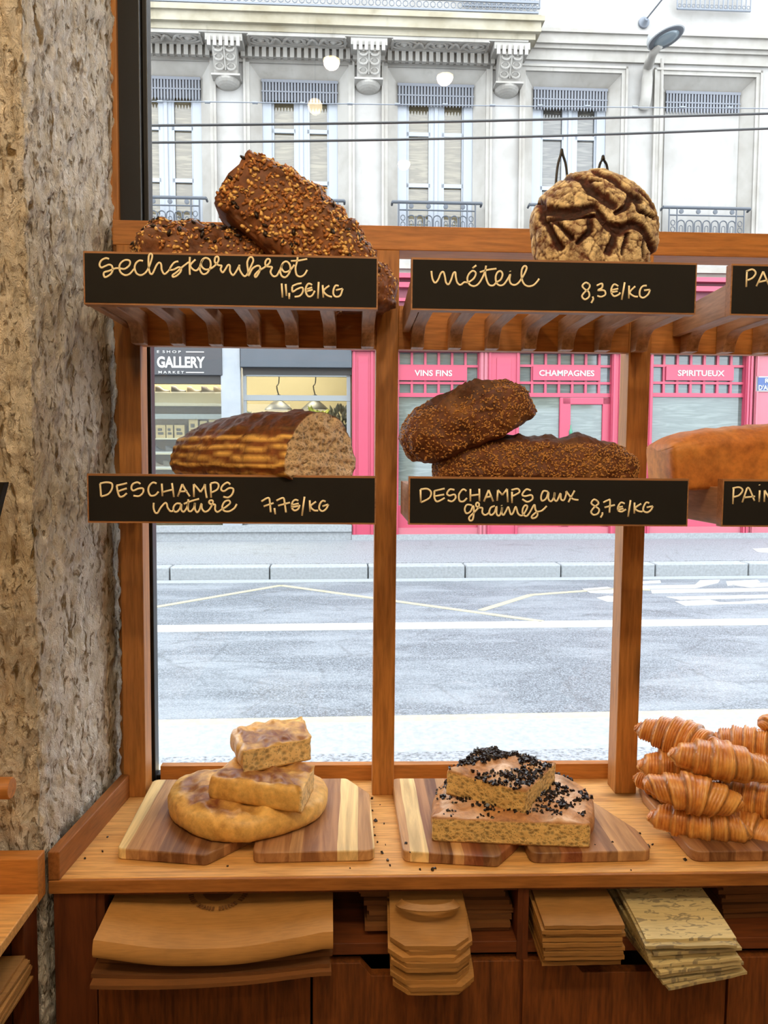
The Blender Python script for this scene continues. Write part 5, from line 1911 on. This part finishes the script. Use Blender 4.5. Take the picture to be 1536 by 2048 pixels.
g_ = thing('storefront', 'dark grey shopfront across the street with white word on its fascia', 'storefront', (-2.0, SF, 0.02))
XG0 = -7.0
r = rect(300, 640, 446, 752)
MB().box(XG0, r[1], SF - 0.12, SF + 0.1, r[2], ZG).build('fascia', M['slate'], g_, bevel=0.01)
r2 = rect(300, 752, 446, 768)
MB().box(XG0, r2[1], SF - 0.05, SF + 0.1, r2[2], r2[3]).build('shutter_box', M['soot'], g_)
r = rect(314, 713, 410, 736, SF - 0.12)
text('GALLERY', r[0], r[1], r[2], r[3], SF - 0.12, M['signw'], g_, thick=0.035)
r = rect(300, 713, 311, 736, SF - 0.12)
text('R', r[0] - 0.02, r[1] - 0.02, r[2], r[3], SF - 0.12, M['signw'], g_, thick=0.035)
r = rect(306, 742, 368, 747, SF - 0.12)
text('M A R K E T', r[0] + 0.1, r[1], r[2], r[3], SF - 0.12, M['signw'], g_, 'small_lettering', 0.01)
r = rect(314, 701, 362, 706, SF - 0.12)
text('E  S H O P', r[0], r[1], r[2], r[3], SF - 0.12, M['signw'], g_, 'small_lettering', 0.01)
for py in (704, 745):
    r = rect(372, py - 1, 408, py + 1, SF - 0.12)
    rbox(MB(), r, SF - 0.128, SF - 0.12).build('sign_rule', M['signw'], g_)
r = rect(445, 640, 483, 1050)
MB().box(r[0], r[1], SF - 0.10, SF + 0.5, 0.0, ZG).build('pillar', M['pillar'], g_)
r = rect(483, 640, 703, 737)
MB().box(r[0], r[1], SF - 0.16, SF + 0.1, r[2], ZG).build('fascia', M['slate2'], g_, bevel=0.01)
r = rect(486, 737, 703, 750)
rbox(MB(), r, SF - 0.02, SF + 0.1).build('shutter_box', M['soot'], g_)
f_ = MB()
r = rect(488, 749, 701, 1052)
x0, x1, z1 = r[0], r[1], r[3]
f_.box(x0, x0 + 0.06, SF, SF + 0.08, 0.15, z1)
f_.box(x1 - 0.07, x1, SF, SF + 0.08, 0.15, z1)
f_.box(x0, x1, SF, SF + 0.08, z1 - 0.04, z1)
zb = st_y(595, 796, SF).z
f_.box(x0, x1, SF - 0.01, SF + 0.08, zb - 0.05, zb + 0.05)
f_.box(x0, x1, SF, SF + 0.08, 0.15, 0.32)
f_.build('window_frame', M['alu'], g_)
MB().box(x0 + 0.06, x1 - 0.07, SF + 0.04, SF + 0.05, 0.32, z1 - 0.04).build('shop_pane', M['shopglass'], g_)
r3 = rect(300, 778, 446, 1050)
MB().box(XG0, r3[1], SF + 0.04, SF + 0.05, 0.30, r3[3]).build('shop_pane', M['shopglass'], g_)
st_ = MB()
st_.box(XG0, st_y(703, 1060, SF).x, SF - 0.12, SF + 0.1, 0.0, 0.18)
st_.box(XG0, st_y(703, 1060, SF).x, SF - 0.16, SF - 0.0, 0.18, 0.30)
st_.build('stone_step', M['kerb'], g_)
XI1 = st_y(703, 800, SF).x
rm = MB()
rm.box(XG0, XI1, FY + 3.0, FY + 3.1, 0.0, ZG)
rm.box(XG0, XI1, FY + 0.55, FY + 3.0, 4.55, 4.65)
rm.box(XG0, XI1, FY + 0.10, FY + 3.0, 0.0, 0.10)
rm.box(XG0 - 0.1, XG0, FY + 0.1, FY + 3.0, 0.0, ZG)
rm.box(XI1 - 0.03, XI1 + 0.05, FY + 0.1, FY + 3.0, 0.0, ZG)
rm.build('interior_walls', M['olive_wall'], g_)


def shop_light(loc, power, size=1.2, col=(1.0, 0.86, 0.62)):  # unseen area light added to brighten the shop interior
    l = bpy.data.lights.new('added_shop_light', 'AREA')
    l.size = size
    l.energy = power
    l.color = col
    o = bpy.data.objects.new('added_shop_light', l)
    COL.objects.link(o)
    o.location = STREET @ Vector(loc)
    return o


shop_light((-3.6, FY + 1.2, 4.4), 620)
shop_light((-2.6, FY + 0.35, 4.3), 90, 0.3)
shop_light((-0.9, FY + 1.4, 4.4), 330)

# shelves inside the left bay
sh = thing('shoe_shelf', 'pale shelf unit full of shoes and boxes behind the dark shopfront', 'shelf', (-3.2, FY + 0.9, 0.1))
ys0, ys1 = FY + 0.55, FY + 0.95
r = rect(300, 786, 446, 812, ys0)
xa, xb = r[0] - 1.0, r[1] + 0.25
MB().box(xa, xb, ys0, ys1, r[2], r[3]).build('header', M['shelfw'], sh)
ZSH = [r[3]]
for py in (876, 906, 936, 966, 996):
    z = st_y(370, py, ys0).z
    ZSH.append(z)
    MB().box(xa, xb, ys0, ys1, z - 0.03, z).build('shelf_board', M['shelfw'], sh)
MB().box(xa, xb, ys1, ys1 + 0.04, 0.1, r[2]).build('back_panel', flat('shelf_back', (150, 128, 92), 0.8), sh)
r = rect(300, 828, 446, 838, ys0)
rbox(MB(), (xa, xb, r[2], r[3]), ys0, ys0 + 0.03).build('price_strip', M['alu'], sh)


def shoe_mesh():
    mb = MB()
    rows = []
    for i in range(13):
        u = i / 12
        hgt = 0.045 + 0.075 * (1 / (1 + math.exp(-(u - 0.55) * 14)))
        wd = 0.042 * (0.7 + 0.5 * sin(pi * min(1, u * 1.2))) * (1 if 0 < i < 12 else 0.5)
        rows.append([Vector((0.14 - 0.28 * u, wd * cos(a_ * pi / 6), 0.022 + max(0, sin(a_ * pi / 6)) * hgt)) for a_ in range(7)])
    mb.grid(rows, mi=0)
    ot = [(0.14 - 0.28 * i / 12, 0.048 * (0.7 + 0.5 * sin(pi * min(1, i / 12 * 1.2)))) for i in range(13)]
    mb.prism([(x, y) for x, y in ot] + [(x, -y) for x, y in reversed(ot)], 'z', 0, 0.026, 1)
    return mb


SHC = [(86, 76, 58), (60, 58, 60), (126, 110, 86), (74, 70, 70), (104, 90, 66), (176, 40, 50), (210, 200, 190)]
shoes = []
for i, px in enumerate((325, 357, 388, 417, 441)):
    p = st_y(px, 780, ys0 + 0.1)
    o = shoe_mesh().build('shoe', [flat('shoe_upper', SHC[i], 0.6), M['signw']], smooth=True, sharp=40)
    o.location = (p.x, ys0 + 0.12, ZSH[0] + 0.001)
    o.rotation_euler = (0, 0, RC.uniform(-0.2, 0.2))
    o.scale = (1.0, 1.0, 1.0)
    tag(o, 'sneaker on the top shelf across the street, number %s from the left' % ['first', 'second', 'third', 'fourth', 'fifth'][i], 'shoe', 'sneakers on the top shelf')
    o['label'] = o['label'].replace('number ', '')
    shoes.append(o)
k = 0
for row, pxs in ((2, (318, 345, 372)), (3, (316, 340, 366)), (4, (318, 342))):
    for j, px in enumerate(pxs):
        o = shoes[(k * 2 + 1) % 5].copy()
        COL.objects.link(o)
        k += 1
        p = st_y(px, 900, ys0 + 0.1)
        o.location = (p.x, ys0 + 0.14, ZSH[row] + 0.001)
        o.rotation_euler = (0, 0, 0.1 * j)
        tag(o, '%s shoe on the %s shelf below the boxes across the street' % (('left', 'middle', 'right')[j], ('first', 'second', 'third')[row - 2]), 'shoe', 'shoes on the lower shelves')
M['card'] = flat('shoebox_card', (226, 196, 136), 0.7)
M['cardd'] = flat('shoebox_print', (70, 58, 44), 0.7)
for i, (px0, px1, py0) in enumerate([(312, 331, 850), (333, 346, 850), (349, 369, 850), (378, 396, 838), (400, 414, 842), (418, 436, 838)]):
    r = rect(px0, py0, px1, 876, ys0 + 0.05)
    b_ = MB()
    b_.box(r[0], r[1], ys0 + 0.04, ys0 + 0.30, ZSH[1] + 0.001, ZSH[1] + (r[3] - r[2]), 0)
    h_ = r[3] - r[2]
    w = r[1] - r[0]
    b_.box(r[0] + 0.2 * w, r[1] - 0.2 * w, ys0 + 0.038, ys0 + 0.04, ZSH[1] + 0.25 * h_, ZSH[1] + 0.45 * h_, 1)
    b_.box(r[0] + 0.2 * w, r[1] - 0.35 * w, ys0 + 0.038, ys0 + 0.04, ZSH[1] + 0.55 * h_, ZSH[1] + 0.75 * h_, 1)
    o = b_.build('shoebox', [M['card'], M['cardd']], loc=((r[0] + r[1]) / 2, ys0 + 0.17, ZSH[1]))
    tag(o, ['leftmost beige box on the shelf under the sneakers', 'narrow beige box, second from left under the sneakers', 'third beige box from the left under the sneakers', 'taller box, fourth from the left under the sneakers', 'narrow taller box, fifth from left under the sneakers', 'rightmost box beside the grey stone pillar'][i], 'box', 'boxes on the shoe shelf')
# pendants and plants in the right bay
for i, px in enumerate((557, 630)):
    yy = FY + 0.9
    p = st_y(px, 820, yy)
    pl = thing('pendant_lamp', ['left black pendant shade in the shop across the street', 'right black pendant shade in the shop, before the yellow plant'][i], 'lamp', (p.x, yy, p.z), 'black pendants in the shop')
    zt_ = st_y(px, 752, yy).z
    MB().tube(catmull([(p.x, yy, 4.55), (p.x + 0.02, yy, zt_), (p.x - 0.03, yy, zt_ - 0.2), (p.x + 0.01, yy, p.z + 0.28)], 4), 0.012, 6).build('cord', M['soot'], pl)
    MB().lathe([(0.04, p.z + 0.30), (0.06, p.z + 0.24), (0.08, p.z + 0.18), (0.16, p.z + 0.12), (0.26, p.z + 0.03), (0.275, p.z), (0.265, p.z)], (p.x, yy, 0), 20).build('shade', M['soot'], pl, smooth=True, sharp=50)
    MB().lathe([(0.255, p.z + 0.004), (0.25, p.z - 0.006)], (p.x, yy, 0), 20).build('diffuser', emit_mat('lit_diffuser', (255, 236, 200), 2.2), pl)


def plant(name, label, px, py, y, mat, n, spread, hgt, lw, seed):
    rr = random.Random(seed)
    p = st_y(px, py, y)
    t = thing(name, label, 'plant', (p.x, y, 0.1))
    lf = MB()
    for _ in range(n):
        b0 = Vector((p.x + rr.uniform(-.1, .1), y + rr.uniform(-.1, .1), p.z - hgt * 0.5))
        e0 = Vector((p.x + rr.uniform(-1, 1) * spread, y + rr.uniform(-1, 1) * 0.25, p.z + rr.uniform(-0.6, 0.6) * hgt))
        d = (e0 - b0)
        side = d.cross(Vector((0, 1, 0.2))).normalized() * lw * rr.uniform(0.6, 1.2)
        m_ = e0 - d.normalized() * lw * 2.2
        q = e0 - d.normalized() * lw * 4.5
        lf.add([q, m_ + side, e0, m_ - side, m_ + Vector((0, -0.02, 0))], [(0, 1, 4), (1, 2, 4), (2, 3, 4), (3, 0, 4)])
    lf.build('leaves', mat, t)
    sm = MB()
    for _ in range(5):
        sm.tube([(p.x + rr.uniform(-.05, .05), y, 0.45), (p.x + rr.uniform(-1, 1) * spread * 0.6, y, p.z)], 0.012, 5)
    sm.build('stems', flat('plant_stem', (70, 76, 36), 0.7), t)
    MB().lathe([(0.12, 0.1), (0.17, 0.45), (0.15, 0.45)], (p.x, y, 0), 14).build('pot', flat('plant_pot', (150, 140, 128), 0.7), t, smooth=True, sharp=50)


plant('potted_plant', 'yellow leaved plant below the right black pendant lamp', 636, 836, FY + 0.45, flat('yellow_leaf', (214, 214, 30), 0.5), 40, 0.26, 0.40, 0.055, 3)
plant('potted_plant', 'dark leafy plant at the right end of the shop window', 683, 850, FY + 0.55, flat('dark_leaf', (74, 74, 44), 0.6, 0.4, 20), 110, 0.26, 0.7, 0.05, 6)
plant('potted_plant', 'small dark green plant by the grey stone pillar', 497, 832, FY + 0.5, flat('green_leaf', (46, 98, 66), 0.6, 0.3, 20), 30, 0.12, 0.2, 0.04, 9)

# ---------------------------------------------------------------- the pink wine shop
M['pink'] = flat('pink_paint', (236, 76, 116), 0.45, 0.06, 2)
M['pinkl'] = flat('light_pink_paint', (238, 126, 146), 0.5, 0.06, 2)
M['pinkd'] = flat('dark_pink_paint', (150, 34, 72), 0.5)
M['curtain'] = pane_mat('curtained_glass', (150, 166, 162), (118, 134, 132), 0.2)  # curtain tone with the panes' grey-green reflection painted into it
M['smallpane'] = pane_mat('small_grey_panes', (128, 148, 152), (100, 122, 128), 0.2)
ps = thing('storefront', 'pink painted shopfront across the street with white words above the windows', 'storefront', (4.5, SF, 0.02))
PF = SF - 0.06
xp0 = st_y(703, 900, PF).x
fa = MB()
r = rect(703, 556, 1000, 705, PF)
fa.box(xp0, XR_, PF - 0.10, PF + 0.2, r[2], r[3])
fa.build('fascia', M['pinkd'], ps)
fb = MB()
for py0, py1, dy in ((553, 562, 0.26), (570, 580, 0.22), (600, 606, 0.16), (690, 704, 0.14)):
    r = rect(703, py0, 1000, py1, PF)
    fb.box(xp0, XR_, PF - dy, PF + 0.1, r[2], r[3])
fb.build('cornice', M['pink'], ps)
ZP = st_y(1000, 706, PF).z
ZPB = 0.30


def pilaster(px0, px1, mat=None, grooves=True):
    a, b_ = st_y(px0, 760, PF).x, st_y(px1, 760, PF).x
    m_ = MB().box(a, b_, PF - 0.06, PF + 0.15, 0.1, ZP + 0.02)
    w = b_ - a
    if grooves:
        m_.box(a + 0.02, a + 0.06, PF - 0.085, PF - 0.06, 0.1, ZP)
        m_.box(b_ - 0.06, b_ - 0.02, PF - 0.085, PF - 0.06, 0.1, ZP)
        if w > 0.4:
            m_.box(a + w * 0.28, b_ - w * 0.28, PF - 0.075, PF - 0.06, 0.6, ZP - 0.1)
    return m_.build('pilaster', mat or M['pink'], ps)


pilaster(704, 748)
pilaster(748, 797, M['pink'])
pilaster(958, 974, M['pinkl'])
pilaster(974, 1038, M['pink'])
pilaster(1222, 1242, M['pink'])
pilaster(1242, 1304, M['pink'])
pilaster(1489, 1503, M['pink'])
pilaster(1507, 1640, M['pinkl'])


def bay(px0, px1, word, wpx, bpx, ncol, door_px=None):
    a, b_ = st_y(px0, 760, PF).x, st_y(px1, 760, PF).x
    zt = ZP
    zr = [st_y((px0 + px1) / 2, py, PF).z for py in (708, 732, 736, 761, 765, 786, 794)]
    tr = MB()
    yb = PF + 0.02
    for z0, z1 in ((zr[1] - 0.02, zr[1] + 0.025), (zr[4] - 0.03, zr[4] + 0.015), (zr[6], zr[5])):
        tr.box(a, b_, yb, yb + 0.06, z0, z1)
    for i in range(ncol + 1):
        xx = a + (b_ - a) * i / ncol
        tr.box(xx - 0.022, xx + 0.022, yb + 0.005, yb + 0.06, zr[5], zt)
    tr.build('transom', M['pink'], ps)
    MB().box(a, b_, yb + 0.06, yb + 0.08, zr[5], zt).build('small_panes', M['smallpane'], ps)
    s0, s1 = st_y(bpx[0], 748, PF).x, st_y(bpx[1], 748, PF).x
    sg_ = MB().box(s0, s1, yb - 0.03, yb + 0.03, zr[3] - 0.0, zr[1] - 0.01).build('sign_band', M['pink'], ps)
    t0, t1 = st_y(wpx[0], 748, PF).x, st_y(wpx[1], 748, PF).x
    zc = (zr[3] + zr[1]) / 2
    text(word, t0, t1, zc - 0.055, zc + 0.055, yb - 0.03, M['signw'], sg_, thick=0.018)
    d0 = b_
    if door_px:
        d0 = st_y(door_px[0], 850, PF).x
        d1 = st_y(door_px[1], 850, PF).x
        dz1 = st_y(1175, 795, PF).z
        dr = MB()
        dr.box(d0 - 0.05, d0 + 0.16, yb, yb + 0.08, 0.12, dz1)
        dr.box(d1 - 0.18, d1, yb, yb + 0.08, 0.12, dz1)
        dr.box(d0, d1, yb, yb + 0.08, dz1 - 0.13, dz1)
        dr.box(d0, d1, yb, yb + 0.08, 0.12, 0.55)
        do = dr.build('door', M['pink'], ps, bevel=0.01)
        MB().box(d0 + 0.1, d1 - 0.1, yb + 0.04, yb + 0.05, 0.5, dz1 - 0.1).build('door_pane', M['curtain'], do)
        gb = st_y(1142, 862, PF)
        MB().lathe([(0.035, gb.z - 0.12), (0.035, gb.z), (0.012, gb.z + 0.05), (0.012, gb.z + 0.11)], (gb.x, yb + 0.005, 0), 12).build('green_bottle_sticker', flat('bottle_green', (60, 168, 130), 0.4), do, smooth=True)
        MB().box(d1, b_, yb, yb + 0.08, 0.1, zr[6]).build('door_jamb', M['pink'], ps)
    MB().box(a, d0, yb + 0.05, yb + 0.065, 0.62, zr[6]).build('shop_pane', M['curtain'], ps)
    MB().box(a, d0, yb, yb + 0.08, 0.18, 0.66).build('stall_riser', M['pink'], ps, bevel=0.01)
    c_ = MB()
    rr = random.Random(int(px0))
    return c_


bay(797, 958, 'VINS FINS', (829, 904), (797, 934), 6)
bay(1038, 1226, 'CHAMPAGNES', (1078, 1188), (1066, 1200), 7, (1125, 1224))
bay(1302, 1490, 'SPIRITUEUX', (1355, 1448), (1332, 1467), 7)
MB().box(xp0, XR_, PF - 0.10, PF + 0.1, 0.0, 0.12).build('step', M['kerb'], ps)
MB().box(xp0, XR_, PF - 0.03, PF + 0.1, 0.12, 0.24).build('plinth', M['pinkl'], ps)
pq = thing('street_sign', 'blue street name plaque with white border at the right edge', 'sign', (st_y(1540, 768, PF).x, PF - 0.08, st_y(1540, 768, PF).z))
r = rect(1513, 753, 1575, 783, PF - 0.08)
rbox(MB(), r, PF - 0.085, PF - 0.06).build('plate', M['signw'], pq)
rbox(MB(), (r[0] + 0.02, r[1] - 0.02, r[2] + 0.02, r[3] - 0.02), PF - 0.09, PF - 0.085).build('blue_field', flat('street_sign_blue', (58, 100, 176), 0.4), pq)
q = rect(1530, 757, 1538, 766, PF - 0.09)
text('R', q[0], q[1], q[2], q[3], PF - 0.09, M['signw'], pq, thick=0.02)
q = rect(1517, 770, 1540, 780, PF - 0.09)
text("D'AL", q[0], q[1], q[2], q[3], PF - 0.09, M['signw'], pq, thick=0.02)

# ---------------------------------------------------------------- street lamp and overhead wires
M['lampw'] = flat('white_lamp_shell', (232, 236, 238), 0.4)
sl = thing('street_lamp', 'round white street lamp on a stone coloured arm at upper right', 'street lamp', (st_y(1296, 200, FY).x, FY, st_y(1296, 200, FY).z))
yb = FY - 0.12
b0, b1 = st_y(1291, 212, yb), st_y(1296, 135, yb)
hd = st_y(1332, 76, FY - 1.0)
nk = st_y(1308, 104, FY - 0.75)
MB().tube(catmull([b0 + Vector((0, 0.1, -0.02)), b0 + Vector((0, 0, 0.12)), b0.lerp(b1, 0.5), b1, b1.lerp(nk, 0.6), nk, nk.lerp(hd, 0.5)], 5), [0.05] + [0.10] * 12 + [0.09] * 6 + [0.07] * 12, 10).build('arm', M['molding'], sl, smooth=True)
Rm = Euler((radians(-8), radians(-16), 0)).to_matrix().to_4x4()
hm = MB()
hm.lathe([(0.02, 0.24), (0.16, 0.22), (0.27, 0.15), (0.315, 0.06), (0.32, 0.0), (0.30, -0.01)], (0, 0, 0), 32)
hm.v = [hd + Rm.to_3x3() @ v for v in hm.v]
hm.build('head', M['lampw'], sl, smooth=True, sharp=50)
hm = MB()
hm.lathe([(0.30, -0.008), (0.28, -0.02), (0.235, -0.022)], (0, 0, 0), 32)
hm.v = [hd + Rm.to_3x3() @ v for v in hm.v]
hm.build('rim', M['iron'], sl, smooth=True, sharp=50)
hm = MB()
hm.lathe([(0.225, -0.021), (0.15, -0.032), (0.02, -0.036)], (0, 0, 0), 32)
hm.v = [hd + Rm.to_3x3() @ v for v in hm.v]
hm.build('lens', flat('lamp_lens', (150, 168, 178), 0.15), sl, smooth=True)
an = st_y(1290, 42, FY - 0.08)
wa = thing('wire_anchor', 'grey wire anchor with eyelet on the upper right front', 'anchor', (an.x, FY, an.z))
MB().lathe([(0.10, FY), (0.10, FY - 0.05), (0.06, FY - 0.08), (0.03, FY - 0.16)], (an.x, 0, an.z), 14, axis='y').build('plate', M['ironl'], wa, smooth=True, sharp=40)
MB().tube([(an.x, FY - 0.14, an.z), (an.x + 0.9, FY - 1.6, an.z + 1.0)], 0.014, 6).build('stay', M['iron'], wa)
for i, (pts, rad, lab) in enumerate([([(-200, 208), (290, 203), (700, 208), (1100, 213), (1536, 217), (1900, 220)], 0.006, 'thin overhead wire, uppermost of three across the house front'),
                                    ([(-200, 253), (290, 251), (800, 245), (1200, 236), (1536, 227), (1900, 215)], 0.015, 'dark overhead wire, middle of three across the house front'),
                                    ([(-200, 284), (290, 285), (800, 279), (1200, 269), (1536, 257), (1900, 243)], 0.015, 'dark overhead wire, lowest of three across the house front')]):
    P_ = [st_y(px, py, 9.0 + 0.4 * i) for px, py in pts]
    mid = P_[2]
    o = MB()
    o.v = []
    o.tube([p - mid for p in catmull(P_, 6)], rad, 6)
    if i == 0:
        for px in range(320, 1536, 95):
            pt = st_y(px, 203 + (px - 290) * 0.0112, 9.0) - mid
            o.tube([pt - Vector((0.03, 0, 0)), pt + Vector((0.03, 0, 0))], 0.014, 6)
    ob = o.build('overhead_wire', M['ironl'] if i == 0 else M['soot'])
    ob.location = mid
    tag(ob, lab, 'wire', 'overhead wires')

# the street runs a little askew to the shop window
for o in list(bpy.data.objects):
    if o.name not in ROOTS_BEFORE and o.parent is None and o.type != 'LIGHT':
        o.matrix_basis = STREET @ o.matrix_basis
